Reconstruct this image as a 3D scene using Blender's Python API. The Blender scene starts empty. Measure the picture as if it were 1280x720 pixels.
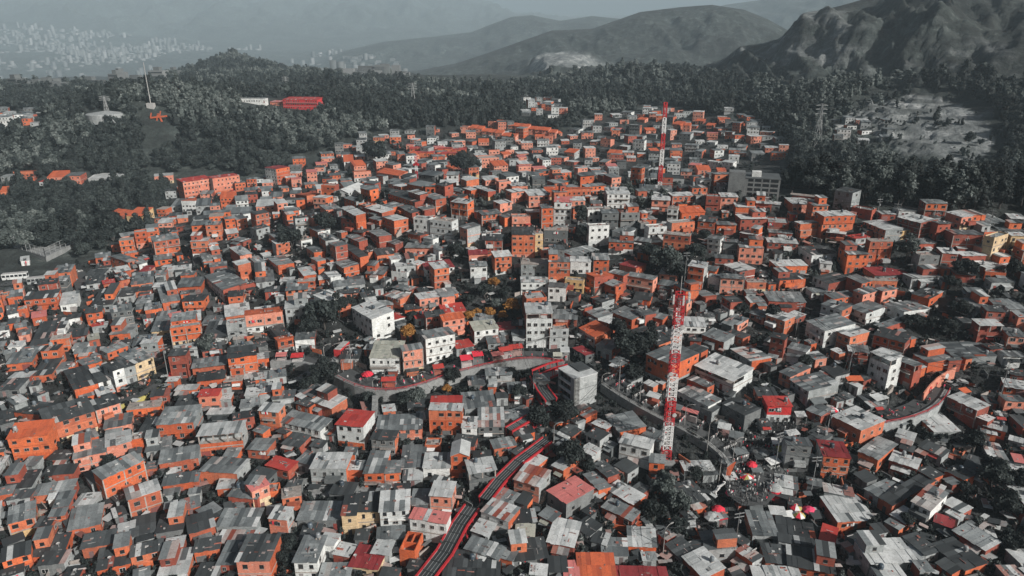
import bpy, math, random
import numpy as np
from mathutils import Vector, Matrix, noise
R = math.radians
rng = random.Random(7)
scene = bpy.context.scene
col = scene.collection

# ------------------------------------------------------------------ camera
F = 865.0                       # focal length for a 1280 px wide frame
PITCH = R(20.3)
CAM = Vector((0, 0, 100))
FW = Vector((0, math.cos(PITCH), -math.sin(PITCH)))
UP = Vector((0, math.sin(PITCH), math.cos(PITCH)))
RT = Vector((1, 0, 0))
cd = bpy.data.cameras.new("camera")
cam = bpy.data.objects.new("camera", cd)
col.objects.link(cam)
cam.location = CAM
cam.rotation_euler = (R(90) - PITCH, 0, 0)
cd.sensor_width = 36
cd.lens = F / 1280 * 36
cd.clip_start = 1
cd.clip_end = 60000
scene.camera = cam

def ray(px, py):
    return FW + RT * ((px - 640) / F) + UP * ((360 - py) / F)

def proj(p):
    v = Vector(p) - CAM
    z = v.dot(FW)
    if z < 1: return None
    return 640 + F * v.dot(RT) / z, 360 - F * v.dot(UP) / z, z

def azel(px, py):
    d = ray(px, py)
    return math.atan2(d.x, d.y), d.z / math.hypot(d.x, d.y)

# ------------------------------------------------------------------ terrain
def sstep(a, b, x):
    t = np.clip((x - a) / (b - a), 0, 1)
    return t * t * (3 - 2 * t)

_rn = np.random.RandomState(3)
_G = _rn.rand(256, 256).astype(np.float64)
def vnoise(x, y):
    x = np.asarray(x, float); y = np.asarray(y, float)
    xi = np.floor(x).astype(int); yi = np.floor(y).astype(int)
    fx = x - xi; fy = y - yi
    fx = fx * fx * (3 - 2 * fx); fy = fy * fy * (3 - 2 * fy)
    g = lambda a, b: _G[a & 255, b & 255]
    return (g(xi, yi) * (1 - fx) + g(xi + 1, yi) * fx) * (1 - fy) + (g(xi, yi + 1) * (1 - fx) + g(xi + 1, yi + 1) * fx) * fy
def fbm(x, y, o=5, ridged=False):
    s = 0; a = 1.0; t = 0
    for i in range(o):
        n = vnoise(x * 2 ** i + 17.3 * i, y * 2 ** i + 5.1 * i)
        if ridged: n = 1 - abs(2 * n - 1)
        s = s + a * n; t += a; a *= .5
    return s / t

CREST = [(-190, 350, 6), (-90, 352, 22), (0, 345, 30), (80, 335, 31), (190, 296, 32), (300, 268, 30), (420, 250, 24)]
def crest_h(x, y):
    best = np.zeros_like(x); bd = np.full_like(x, 1e9)
    for (x0, y0, h0), (x1, y1, h1) in zip(CREST, CREST[1:]):
        dx, dy = x1 - x0, y1 - y0
        t = np.clip(((x - x0) * dx + (y - y0) * dy) / (dx * dx + dy * dy), 0, 1)
        qx, qy = x0 + t * dx, y0 + t * dy
        dd = np.hypot(x - qx, y - qy)
        front = (y < qy)
        sg = np.where(front, 78, 62)
        v = (h0 + t * (h1 - h0)) * np.exp(-(dd / sg) ** 2)
        best = np.where(dd < bd, v, best); bd = np.minimum(bd, dd)
    return best

def prof(pts):
    a = sorted((azel(px, py) for px, py in pts))
    return np.array([p[0] for p in a]), np.array([p[1] for p in a])
RIDGES = [   # distance, front width, back width, skyline
    (9800, 2300, 900, prof([(-400, -12), (0, -11), (300, -10), (480, -10), (560, -8), (600, 3), (640, 16), (700, 26), (800, 34), (1000, 44), (1300, 60)])),
    (6200, 1300, 900, prof([(700, 60), (820, 40), (880, 14), (905, 7), (950, 0), (1010, -8), (1100, -30), (1400, -90)])),
    (4600, 700, 500, prof([(380, 88), (430, 64), (480, 52), (540, 46), (590, 40), (615, 30), (640, 21), (665, 19), (700, 26), (740, 20), (780, 24), (850, 50), (1000, 70)])),
    (2500, 480, 420, prof([(520, 90), (570, 80), (610, 66), (650, 52), (690, 38), (740, 36), (800, 15), (850, 9), (890, 6), (930, 12), (960, 24), (985, 38), (1010, 60), (1100, 80)])),
    (1350, 470, 420, prof([(820, 112), (865, 96), (900, 78), (925, 58), (950, 55), (975, 48), (990, 32), (1005, 16), (1030, 12), (1060, 5), (1090, -4), (1180, -22), (1300, -52), (1500, -60)])),
    (1750, 230, 260, prof([(610, 112), (660, 92), (680, 72), (705, 67), (730, 68), (752, 82), (775, 96), (830, 110)])),
    (1580, 230, 190, prof([(180, 112), (220, 98), (260, 84), (291, 74), (320, 82), (345, 88), (370, 98), (420, 104)])),
    (1180, 230, 230, prof([(-300, 112), (0, 118), (60, 114), (140, 119), (220, 121), (330, 112), (400, 98), (470, 104), (560, 116), (640, 110), (700, 96), (760, 84), (800, 80), (850, 92), (900, 104), (960, 106), (1020, 108), (1100, 110), (1300, 96)])),
]
def height_np(x, y):
    x = np.asarray(x, float); y = np.asarray(y, float)
    r = np.hypot(x, y); az = np.arctan2(x, y)
    z = np.interp(r, [0, 480, 560, 700, 900, 1300, 1500, 2600, 4500, 6000, 8000, 9500, 12500],
                  [0, -2, 0, 22, 25, 28, 10, -110, -135, -40, 190, 300, 380])
    z = z - 15 * (1 - sstep(90, 255, r)) 
    # far plateau is only behind the settlement; the left gully stays low
    z = z - 10 * np.exp(-((x + 260) / 110) ** 2 - ((y - 430) / 120) ** 2)
    z = z + crest_h(x, y)
    z = z - 7 * np.exp(-((x - 62) / 34) ** 2 - ((y - 138) / 30) ** 2)      # market hollow
    z = z - 8 * np.exp(-((x - 130) / 30) ** 2 - ((y - 150) / 45) ** 2)     # wooded gully
    z = z + 26 * np.exp(-((x + 330) / 80) ** 2 - ((y - 640) / 60) ** 2)    # mound with a bare cut
    z = z + 14 * np.exp(-((x + 230) / 120) ** 2 - ((y - 720) / 70) ** 2)
    z = z + sstep(120, 260, r) * (fbm(x / 60., y / 60., 3) - .5) * (5 + 6 * sstep(150, 200, r) * (1 - sstep(400, 470, r)))
    nz = fbm(x / 420. + 3, y / 420. + 9, 6, True)
    nz2 = fbm(x / 90. + 3, y / 90. + 9, 4, True)
    gul = fbm(az * 30 + r / 210. + nz * 2.2 + nz2 * .7, r / 330. - az * 5, 6, True)
    for D, wf, wb, (pa, pe) in RIDGES:
        c = 100 + D * np.interp(az, pa, pe)
        u = (r - D)
        k = np.where(u < 0, np.exp(-(u / wf) ** 2), np.exp(-(u / wb) ** 2))
        rough = (nz - .62) * .5 * np.abs(c + 60) * (1 - k ** 6) * sstep(0.02, .3, k)
        rough = rough + (nz2 - .6) * 30 * sstep(.1, .5, k) * (1 - k ** 8)
        rough = rough + (gul - .66) * np.minimum(.36 * np.abs(c + 60), 46) * sstep(.12, .6, k) * (1 - k ** 5)
        zz = z + (c - z) * k + rough * np.where(c > z, 1, 0)
        z = np.maximum(z, np.where(k > .01, zz, -1e9))
    k = np.exp(-((az - .47) / .085) ** 4) * sstep(540, 620, r) * (1 - sstep(880, 1050, r))      # quarry benches
    zq = z + (fbm(x / 46., y / 46., 4, True) - .6) * 12
    z = z + k * ((np.floor(zq / 3.2) * 3.2 - zq) * .92 + zq - z + (fbm(x / 9., y / 9., 3) - .5) * 2.2)
    return z
NA, NR, AZ0, R0, R1 = 700, 760, R(62), 25.0, 10800.0
_AZ = np.linspace(-AZ0, AZ0, NA); _RR = np.geomspace(R0, R1, NR)
GX = _RR[:, None] * np.sin(_AZ)[None]; GY = _RR[:, None] * np.cos(_AZ)[None]
GZ = height_np(GX, GY)
_LK = (NR - 1) / math.log(R1 / R0)
def hmap(x, y):
    """terrain height read off the ground sheet itself."""
    x = np.asarray(x, float); y = np.asarray(y, float)
    a = np.clip((np.arctan2(x, y) + AZ0) / (2 * AZ0) * (NA - 1), 0, NA - 1.001)
    k = np.clip(np.log(np.maximum(np.hypot(x, y), R0) / R0) * _LK, 0, NR - 1.001)
    i = a.astype(int); j = k.astype(int); fa = a - i; fk = k - j
    return (GZ[j, i] * (1 - fa) + GZ[j, i + 1] * fa) * (1 - fk) + (GZ[j + 1, i] * (1 - fa) + GZ[j + 1, i + 1] * fa) * fk
def height(x, y):
    return float(hmap(np.array([x]), np.array([y]))[0])

_TS = np.geomspace(60, 9000, 420)
def ground_at(px, py, dz=0.0):
    d = ray(px, py)
    zs = CAM.z + d.z * _TS - dz
    below = zs < hmap(d.x * _TS, d.y * _TS)
    i = int(np.argmax(below)) if below.any() else len(_TS) - 1
    if i == 0: i = 1
    lo, hi = _TS[i - 1], _TS[i]
    for _ in range(2):
        t = np.linspace(lo, hi, 24)
        bl = CAM.z + d.z * t - dz < hmap(d.x * t, d.y * t)
        k = max(1, int(np.argmax(bl)) if bl.any() else 23)
        lo, hi = t[k - 1], t[k]
    return Vector((d.x * hi, d.y * hi, CAM.z + d.z * hi))

def on_plane(px, py, z):
    d = ray(px, py)
    t = (z - CAM.z) / d.z
    return Vector((d.x * t, d.y * t, z))

# ------------------------------------------------------------------ materials
MATS = {}
def ramp(nt, stops):
    n = nt.nodes.new('ShaderNodeValToRGB')
    e = n.color_ramp.elements
    while len(e) < len(stops): e.new(.5)
    for el, (p, c) in zip(e, stops):
        el.position = p; el.color = (*c, 1)
    return n
def new_mat(name):
    m = bpy.data.materials.new(name); m.use_nodes = True
    nt = m.node_tree
    b = nt.nodes['Principled BSDF']
    MATS[name] = m
    return m, nt, b
def mixc(nt, fac, a, b, mode='MIX'):
    n = nt.nodes.new('ShaderNodeMix'); n.data_type = 'RGBA'; n.blend_type = mode
    for sock, v in ((n.inputs[0], fac), (n.inputs[6], a), (n.inputs[7], b)):
        if hasattr(v, 'is_linked') or hasattr(v, 'links'): nt.links.new(v, sock)
        elif isinstance(v, (int, float)): sock.default_value = v
        else: sock.default_value = (*v, 1)
    return n.outputs[2]
def tex(nt, scale, detail=4, vec=None, sc=(1, 1, 1), rough=.6):
    g = nt.nodes.new('ShaderNodeNewGeometry')
    mp = nt.nodes.new('ShaderNodeMapping'); mp.inputs['Scale'].default_value = sc
    nt.links.new(vec or g.outputs['Position'], mp.inputs['Vector'])
    n = nt.nodes.new('ShaderNodeTexNoise'); n.inputs['Scale'].default_value = scale
    n.inputs['Detail'].default_value = detail; n.inputs['Roughness'].default_value = rough
    nt.links.new(mp.outputs[0], n.inputs['Vector'])
    return n.outputs['Fac']
def rnd(nt):
    a = nt.nodes.new('ShaderNodeAttribute'); a.attribute_name = 'rnd'
    return a.outputs['Fac']
def surf(name, stops, grime=(.05, .05, .05), gamt=.45, rough=.85, streak=True, metal=0, bump=0.0, patch=None, pamt=.6):
    """stops: colours picked by the face attribute rnd; grime: stain colour laid on by noise."""
    m, nt, b = new_mat(name)
    c = ramp(nt, [(i / max(1, len(stops) - 1), s) for i, s in enumerate(stops)])
    nt.links.new(rnd(nt), c.inputs[0])
    n1 = tex(nt, .35, 5, sc=(1, 1, .55) if streak else (1, 1, 1))
    r1 = ramp(nt, [(.42, (0, 0, 0)), (.75, (gamt,) * 3)])
    nt.links.new(n1, r1.inputs[0])
    n2 = tex(nt, 2.2, 3, sc=(1, 1, .18) if streak else (1, 1, 1))
    r2 = ramp(nt, [(.5, (0, 0, 0)), (.72, (gamt * .8,) * 3)])
    nt.links.new(n2, r2.inputs[0])
    o = mixc(nt, r1.outputs[0], c.outputs[0], grime)
    o = mixc(nt, r2.outputs[0], o, grime)
    n3 = tex(nt, 5.0, 2)
    r3 = ramp(nt, [(.3, (.8, .8, .8)), (.7, (1.12, 1.12, 1.12))])
    nt.links.new(n3, r3.inputs[0])
    o = mixc(nt, 1.0, o, r3.outputs[0], 'MULTIPLY')
    if patch:           # cement repairs and bare patches
        n4 = tex(nt, .55, 4, sc=(1, 1, 1.3), rough=.65)
        r4 = ramp(nt, [(.60, (0, 0, 0)), (.66, (pamt,) * 3)])
        nt.links.new(n4, r4.inputs[0]); o = mixc(nt, r4.outputs[0], o, patch)
    if streak:          # courses of blocks
        n5 = tex(nt, 1.6, 3, sc=(.7, .7, 4.5), rough=.7)
        r5 = ramp(nt, [(.32, (.68, .68, .68)), (.68, (1.22, 1.22, 1.22))])
        nt.links.new(n5, r5.inputs[0]); o = mixc(nt, 1.0, o, r5.outputs[0], 'MULTIPLY')
    nt.links.new(o, b.inputs['Base Color'])
    b.inputs['Roughness'].default_value = rough
    b.inputs['Metallic'].default_value = metal
    if bump:
        bp = nt.nodes.new('ShaderNodeBump'); bp.inputs['Strength'].default_value = bump; bp.inputs['Distance'].default_value = .1
        nt.links.new(n3, bp.inputs['Height']); nt.links.new(bp.outputs[0], b.inputs['Normal'])
    return m
surf('brick_orange', [(.44, .088, .032), (.57, .115, .036), (.66, .155, .055), (.34, .08, .042), (.58, .18, .09), (.52, .10, .03)], (.11, .045, .033), .5, patch=(.34, .22, .17))
surf('brick_red', [(.26, .055, .034), (.33, .07, .042), (.38, .085, .05)], (.07, .035, .03), .5, patch=(.22, .16, .14))
surf('plaster_salmon', [(.60, .22, .15), (.66, .27, .19), (.58, .19, .12)], (.16, .09, .07), .4, patch=(.5, .42, .38))
surf('plaster_white', [(.62, .66, .66), (.72, .75, .75), (.54, .58, .59)], (.16, .18, .18), .45, patch=(.30, .31, .31))
surf('plaster_grey', [(.24, .27, .28), (.32, .35, .36), (.38, .41, .42)], (.09, .10, .10), .5, patch=(.5, .52, .53))
surf('concrete_dark', [(.10, .115, .12), (.14, .155, .16), (.18, .195, .20)], (.05, .055, .06), .5)
surf('plaster_cream', [(.58, .44, .27), (.62, .50, .33), (.56, .38, .18)], (.18, .13, .09), .4)
surf('paint_red', [(.50, .02, .03), (.56, .03, .03)], (.14, .02, .02), .3)
surf('band_concrete', [(.30, .27, .25), (.36, .33, .31)], (.12, .11, .10), .4)
surf('roof_grey', [(.06, .073, .08), (.12, .14, .148), (.20, .227, .237), (.31, .342, .352)], (.06, .065, .07), .65, .6, False)
surf('roof_light', [(.34, .37, .38), (.46, .49, .50), (.55, .58, .59), (.62, .65, .66)], (.16, .17, .17), .5, .55, False)
surf('roof_dark', [(.018, .023, .026), (.032, .039, .043), (.055, .065, .07), (.095, .109, .116)], (.03, .034, .036), .6, .7, False)
surf('roof_red', [(.36, .035, .03), (.46, .05, .04), (.42, .06, .05)], (.14, .03, .03), .4, .6, False)
surf('roof_maroon', [(.19, .018, .022), (.25, .03, .034), (.28, .04, .045)], (.08, .02, .02), .4, .6, False)
surf('roof_pink', [(.52, .16, .15), (.60, .20, .19)], (.2, .1, .09), .35, .6, False)
surf('roof_tile', [(.46, .085, .03), (.56, .12, .045), (.36, .07, .03)], (.15, .05, .03), .45, .85, False)
surf('roof_rust', [(.30, .07, .035), (.40, .38, .37), (.24, .05, .03), (.48, .48, .47), (.16, .17, .175)], (.12, .04, .03), .45, .7, False)
surf('roof_tan', [(.34, .35, .31), (.42, .43, .38), (.28, .30, .27)], (.14, .15, .12), .5, .8, False)
surf('clutter', [(.05, .055, .06), (.30, .31, .31), (.4, .09, .05), (.12, .13, .13), (.55, .57, .57), (.2, .05, .04)], (.05, .05, .05), .3)
surf('glass_dark', [(.010, .012, .014), (.018, .021, .024), (.03, .034, .037)], (.01, .01, .01), .1, .25)
surf('frame_pale', [(.12, .125, .125), (.28, .28, .275), (.50, .51, .51)], (.2, .2, .2), .2, .7)
surf('door_metal', [(.05, .055, .06), (.14, .15, .155), (.25, .05, .04), (.30, .31, .31)], (.05, .05, .05), .3, .6)
surf('tank_plastic', [(.03, .045, .06), (.06, .09, .12), (.35, .37, .38)], (.05, .05, .05), .2, .5)
surf('mast_red', [(.46, .018, .026), (.52, .025, .03)], (.3, .02, .03), .25, .5, False)
surf('rail_red', [(.40, .018, .026), (.46, .022, .03)], (.1, .015, .018), .45, .6, False)
surf('mast_white', [(.68, .70, .71), (.75, .77, .78)], (.4, .4, .4), .25, .5, False)
surf('steel_grey', [(.22, .24, .25), (.32, .34, .35)], (.1, .1, .1), .3, .5, False)
surf('asphalt', [(.05, .055, .058), (.07, .076, .08)], (.03, .032, .034), .5, .9, False)
surf('concrete', [(.22, .235, .24), (.28, .295, .30)], (.10, .11, .11), .5, .85, True)
surf('bark', [(.05, .045, .042), (.08, .075, .07)], (.03, .03, .03), .4, .9)
surf('cloth_red', [(.62, .025, .05), (.68, .03, .06)], (.4, .02, .04), .2, .8, False)
surf('cloth_pink', [(.68, .06, .16), (.72, .05, .12)], (.4, .04, .1), .2, .8, False)
surf('cloth_white', [(.62, .64, .65), (.7, .72, .72)], (.3, .3, .3), .25, .8, False)
surf('cloth_dark', [(.02, .023, .026), (.04, .045, .05), (.08, .09, .095)], (.02, .02, .02), .2, .9, False)
surf('skin', [(.25, .14, .09)], (.2, .1, .07), .1, .7, False)
surf('yellow_paint', [(.38, .34, .10), (.45, .40, .12)], (.15, .14, .07), .45, .8, False)
surf('city_wall', [(.07, .082, .086), (.12, .136, .14), (.05, .06, .064), (.21, .227, .235)], (.2, .21, .22), .3, .8)

def leaf_mat(name, stops):
    m, nt, b = new_mat(name)
    c = ramp(nt, [(i / (len(stops) - 1), s) for i, s in enumerate(stops)])
    oi = nt.nodes.new('ShaderNodeObjectInfo')
    mth = nt.nodes.new('ShaderNodeMath'); mth.operation = 'MULTIPLY_ADD'
    nt.links.new(oi.outputs['Random'], mth.inputs[0]); mth.inputs[1].default_value = .35
    nt.links.new(rnd(nt), mth.inputs[2])
    m2 = nt.nodes.new('ShaderNodeMath'); m2.operation = 'MULTIPLY'; m2.inputs[1].default_value = .8
    nt.links.new(mth.outputs[0], m2.inputs[0])
    nt.links.new(m2.outputs[0], c.inputs[0])
    nt.links.new(c.outputs[0], b.inputs['Base Color'])
    b.inputs['Roughness'].default_value = .75
    b.inputs['Specular IOR Level'].default_value = .25
    return m
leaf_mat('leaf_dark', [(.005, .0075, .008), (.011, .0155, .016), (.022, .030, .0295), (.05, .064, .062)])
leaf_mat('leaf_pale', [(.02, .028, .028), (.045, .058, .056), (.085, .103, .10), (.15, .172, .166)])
leaf_mat('leaf_gold', [(.14, .06, .015), (.28, .13, .03), (.36, .19, .06)])

# ------------------------------------------------------------------ mesh builder
class MB:
    def __init__(s):
        s.v = []; s.f = []; s.m = []; s.r = []; s.T = None
    def add(s, vs, fs, mat, r=None):
        o = len(s.v)
        if s.T is not None: vs = [s.T @ Vector(p) for p in vs]
        s.v.extend([tuple(p) for p in vs])
        r = rng.random() if r is None else r
        for k, f in enumerate(fs):
            s.f.append(tuple(i + o for i in f))
            s.m.append(mat if isinstance(mat, str) else mat[k]); s.r.append(r)
    def box(s, x0, x1, y0, y1, z0, z1, mat, r=None, M=None):
        vs = [(x0, y0, z0), (x1, y0, z0), (x1, y1, z0), (x0, y1, z0), (x0, y0, z1), (x1, y0, z1), (x1, y1, z1), (x0, y1, z1)]
        if M is not None: vs = [M @ Vector(p) for p in vs]
        # bottom, top, front(-y), right(+x), back, left
        s.add(vs, [(3, 2, 1, 0), (4, 5, 6, 7), (0, 1, 5, 4), (1, 2, 6, 5), (2, 3, 7, 6), (3, 0, 4, 7)], mat, r)
    def hexa(s, vs, mat, r=None):
        s.add(vs, [(3, 2, 1, 0), (4, 5, 6, 7), (0, 1, 5, 4), (1, 2, 6, 5), (2, 3, 7, 6), (3, 0, 4, 7)], mat, r)
    def bar(s, p, q, w, mat, r=None, n=4, w2=None):
        p = Vector(p); q = Vector(q); d = (q - p)
        if d.length < 1e-6: return
        d.normalize()
        a = d.cross(Vector((0, 0, 1)))
        if a.length < .05: a = d.cross(Vector((1, 0, 0)))
        a.normalize(); b = d.cross(a)
        w2 = w if w2 is None else w2
        vs = []
        for c, ww in ((p, w), (q, w2)):
            for i in range(n):
                t = 2 * math.pi * (i + .5) / n
                vs.append(c + (a * math.cos(t) + b * math.sin(t)) * (ww * (.7071 if n == 4 else .5)))
        fs = [(i, (i + 1) % n, n + (i + 1) % n, n + i) for i in range(n)]
        fs += [tuple(range(n - 1, -1, -1)), tuple(range(n, 2 * n))]
        s.add(vs, fs, mat, r)
    def lathe(s, prof, n, mat, r=None, c=(0, 0, 0)):
        vs = []
        for (rad, z) in prof:
            for i in range(n):
                t = 2 * math.pi * i / n
                vs.append((c[0] + rad * math.cos(t), c[1] + rad * math.sin(t), c[2] + z))
        fs = []
        for k in range(len(prof) - 1):
            for i in range(n):
                fs.append((k * n + i, k * n + (i + 1) % n, (k + 1) * n + (i + 1) % n, (k + 1) * n + i))
        fs.append(tuple(range(n - 1, -1, -1))); fs.append(tuple((len(prof) - 1) * n + i for i in range(n)))
        s.add(vs, fs, mat, r)
    def mesh(s, name):
        me = bpy.data.meshes.new(name)
        me.from_pydata(s.v, [], s.f)
        used = []
        idx = {}
        for m in s.m:
            if m not in idx: idx[m] = len(used); used.append(m)
        for m in used: me.materials.append(MATS[m])
        me.polygons.foreach_set('material_index', [idx[m] for m in s.m])
        a = me.attributes.new('rnd', 'FLOAT', 'FACE'); a.data.foreach_set('value', s.r)
        me.update()
        return me
    def build(s, name, parent=None, smooth=False, loc=None):
        if not s.f: return None
        me = s.mesh(name)
        if smooth: me.polygons.foreach_set('use_smooth', [True] * len(me.polygons))
        return link(name, me, parent, loc)
def link(name, me, parent=None, loc=None):
    o = bpy.data.objects.new(name, me); col.objects.link(o)
    if parent is not None: o.parent = parent
    if loc is not None: o.location = loc
    return o
def tag(o, label=None, cat=None, group=None, kind=None):
    if label: o['label'] = label
    if cat: o['category'] = cat
    if group: o['group'] = group
    if kind: o['kind'] = kind
    return o
def empty(name, loc, rz=0):
    e = bpy.data.objects.new(name, None); col.objects.link(e)
    e.location = loc; e.rotation_euler = (0, 0, rz); e.empty_display_size = .5
    return e
def np_mesh(name, V, Fq, mats, midx=None, rv=None):
    """quads only, fast."""
    me = bpy.data.meshes.new(name)
    n = len(Fq)
    me.vertices.add(len(V)); me.vertices.foreach_set('co', np.ascontiguousarray(V, np.float32).ravel())
    me.loops.add(n * 4); me.loops.foreach_set('vertex_index', np.ascontiguousarray(Fq, np.int32).ravel())
    me.polygons.add(n); me.polygons.foreach_set('loop_start', np.arange(0, n * 4, 4, dtype=np.int32))
    for m in mats: me.materials.append(MATS[m])
    if midx is not None: me.polygons.foreach_set('material_index', np.asarray(midx, np.int32))
    if rv is not None:
        a = me.attributes.new('rnd', 'FLOAT', 'FACE'); a.data.foreach_set('value', np.asarray(rv, np.float32))
    me.update(calc_edges=True); me.validate()
    return me
# ------------------------------------------------------------------ ground
def in_poly(px, py, poly):
    px = np.asarray(px, float); py = np.asarray(py, float)
    ins = np.zeros(px.shape, bool)
    n = len(poly)
    for i in range(n):
        x0, y0 = poly[i]; x1, y1 = poly[(i + 1) % n]
        c = ((y0 > py) != (y1 > py)) & (px < (x1 - x0) * (py - y0) / ((y1 - y0) or 1e-9) + x0)
        ins ^= c
    return ins
def proj_np(x, y, z):
    zc = y * FW.y + (z - CAM.z) * FW.z
    zc = np.where(zc < 1, 1, zc)
    up = y * UP.y + (z - CAM.z) * UP.z
    return 640 + F * x / zc, 360 - F * up / zc
TOWN = [(-400, 900), (-400, 372), (0, 372), (80, 338), (120, 322), (190, 292), (215, 235), (330, 226), (400, 200), (450, 172), (560, 162), (640, 160), (700, 168),
        (740, 150), (830, 136), (915, 150), (960, 185), (985, 200), (976, 245), (1080, 266), (1280, 268), (1600, 285), (1600, 900)]
QUARRY = [(1048, 140), (1090, 124), (1150, 119), (1200, 130), (1232, 150), (1246, 175), (1230, 196), (1190, 205), (1150, 200), (1120, 188), (1095, 170)]

def make_terrain():
    na, nr = NA, NR
    X, Y, Z = GX, GY, GZ; Rr = np.hypot(X, Y)
    V = np.stack([X, Y, Z], -1).reshape(-1, 3)
    i = np.arange(nr - 1)[:, None] * na + np.arange(na - 1)[None]
    Q = np.stack([i, i + 1, i + na + 1, i + na], -1).reshape(-1, 4)
    me = np_mesh('ground', V, Q, ['ground'])
    me.polygons.foreach_set('use_smooth', [True] * len(me.polygons))
    px, py = proj_np(X, Y, Z)
    town = in_poly(px, py, TOWN) & (Rr < 900)
    town = town.astype(float)
    # bare earth: quarry terraces, cuts in the ridges, pale slopes of the big mountain
    def blob(cx, cy, rx, ry, r0, r1):
        d = ((px - cx) / rx) ** 2 + ((py - cy) / ry) ** 2
        return np.clip(1.5 - d, 0, 1) * ((Rr > r0) & (Rr < r1))
    rock = np.zeros_like(X)
    rock = np.maximum(rock, (in_poly(px, py, QUARRY) & (Rr > 450) & (Rr < 1500)) * .8)
    for b, k in (((706, 86, 48, 22, 1500, 2200), 1.25), ((760, 88, 20, 9, 1500, 2300), .8), ((830, 75, 40, 12, 2000, 3000), .55),
              ((560, 45, 40, 14, 3000, 4500), .35), ((640, 75, 10, 12, 1800, 3100), .4), ((560, 70, 12, 16, 1800, 3100), .4), ((920, 40, 18, 30, 2300, 3200), .35),
              ((1000, 50, 80, 45, 850, 1900), .55), ((1090, 60, 60, 40, 800, 1900), .42), ((1180, 40, 70, 30, 800, 1900), .45), ((1245, 90, 34, 70, 600, 1900), .5), ((1215, 60, 40, 12, 600, 1900), .6), ((930, 75, 40, 22, 900, 1900), .5), ((1150, 85, 60, 14, 700, 1900), .35),
              ((195, 165, 24, 26, 450, 1000), .55), ((240, 180, 18, 14, 450, 1000), .35), ((130, 150, 20, 14, 450, 1000), .35), ((75, 175, 20, 8, 450, 900), .3), ((940, 182, 70, 9, 430, 1000), .3),
              ((1055, 150, 34, 16, 430, 1000), .35), ((1090, 190, 30, 18, 330, 800), .25), ((960, 175, 25, 7, 400, 900), .4)):
        rock = np.maximum(rock, blob(*b) * k)
    n1 = fbm(X / 120., Y / 120., 6); n3 = fbm(X / 30. + Z / 14., Y / 30., 5)
    far_ = Rr > 1400; n4 = fbm(X / 320. + Z / 90., Y / 320., 6)
    nn = np.where(far_, n4, .55 * n1 + .45 * n3)
    rock = sstep(.36, .72, rock * .85 + (nn - .5) * 1.9) * sstep(.02, .2, rock) * np.clip(.5 + rock * .6, 0, 1)
    a = me.attributes.new('rock', 'FLOAT', 'POINT'); a.data.foreach_set('value', rock.ravel().astype(np.float32))
    a = me.attributes.new('town', 'FLOAT', 'POINT'); a.data.foreach_set('value', town.ravel().astype(np.float32))
    o = link('ground', me); o['kind'] = 'structure'
    return o
def ground_material():
    m, nt, b = new_mat('ground')
    def att(n):
        a = nt.nodes.new('ShaderNodeAttribute'); a.attribute_name = n; return a.outputs['Fac']
    # woodland floor and far forest: mottled crowns
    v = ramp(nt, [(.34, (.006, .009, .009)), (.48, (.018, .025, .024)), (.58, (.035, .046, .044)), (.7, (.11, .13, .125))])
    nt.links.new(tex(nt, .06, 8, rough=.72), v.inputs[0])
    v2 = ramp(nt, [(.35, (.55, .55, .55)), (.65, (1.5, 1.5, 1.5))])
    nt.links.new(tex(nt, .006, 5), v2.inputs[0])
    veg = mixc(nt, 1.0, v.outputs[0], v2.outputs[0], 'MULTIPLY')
    t = ramp(nt, [(.34, (.007, .009, .010)), (.52, (.020, .024, .025)), (.64, (.05, .056, .058)), (.8, (.14, .15, .15))])
    nt.links.new(tex(nt, .22, 7, rough=.7), t.inputs[0])
    rk = ramp(nt, [(.3, (.07, .082, .084)), (.5, (.16, .178, .182)), (.72, (.46, .485, .488))])
    nt.links.new(tex(nt, .045, 7, sc=(1, 1, 2.5), rough=.7), rk.inputs[0])
    o = mixc(nt, att('town'), veg, t.outputs[0])
    o = mixc(nt, att('rock'), o, rk.outputs[0])
    nt.links.new(o, b.inputs['Base Color']); b.inputs['Roughness'].default_value = .95
    bp = nt.nodes.new('ShaderNodeBump'); bp.inputs['Strength'].default_value = .8; bp.inputs['Distance'].default_value = 6
    nt.links.new(tex(nt, .09, 6, rough=.7), bp.inputs['Height'])
    nt.links.new(bp.outputs[0], b.inputs['Normal'])
ground_material()
make_terrain()

# ------------------------------------------------------------------ light, sky and air
SUN_DIR = Vector((.70, -.55, .50)).normalized()     # towards the sun
sd = bpy.data.lights.new('sun', 'SUN'); so = bpy.data.objects.new('sun', sd); col.objects.link(so)
so.rotation_euler = SUN_DIR.to_track_quat('Z', 'Y').to_euler()
sd.energy = SUN_E if 'SUN_E' in globals() else 5.0
sd.angle = R(.6); sd.color = (1.0, .95, .89)
w = bpy.data.worlds.new('World'); scene.world = w; w.use_nodes = True
nt = w.node_tree; bg = nt.nodes['Background']
sky = nt.nodes.new('ShaderNodeTexSky'); sky.sky_type = 'NISHITA'; sky.sun_disc = False
sky.sun_elevation = math.asin(SUN_DIR.z); sky.sun_rotation = math.atan2(SUN_DIR.x, SUN_DIR.y)
sky.dust_density = 7; sky.air_density = 1.0
hs = nt.nodes.new('ShaderNodeHueSaturation'); hs.inputs['Saturation'].default_value = 1.0
nt.links.new(sky.outputs[0], hs.inputs['Color']); nt.links.new(hs.outputs[0], bg.inputs[0])
bg.inputs[1].default_value = .032
scene.view_settings.view_transform = 'Standard'; scene.view_settings.look = 'None'
scene.view_settings.gamma = 1.0; scene.view_settings.exposure = .2
hz = MB(); hz.box(-11000, 11000, -400, 10900, -420, 830, 'steel_grey')
me = hz.mesh('haze'); me.materials.clear()
hm = bpy.data.materials.new('haze'); hm.use_nodes = True
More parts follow.
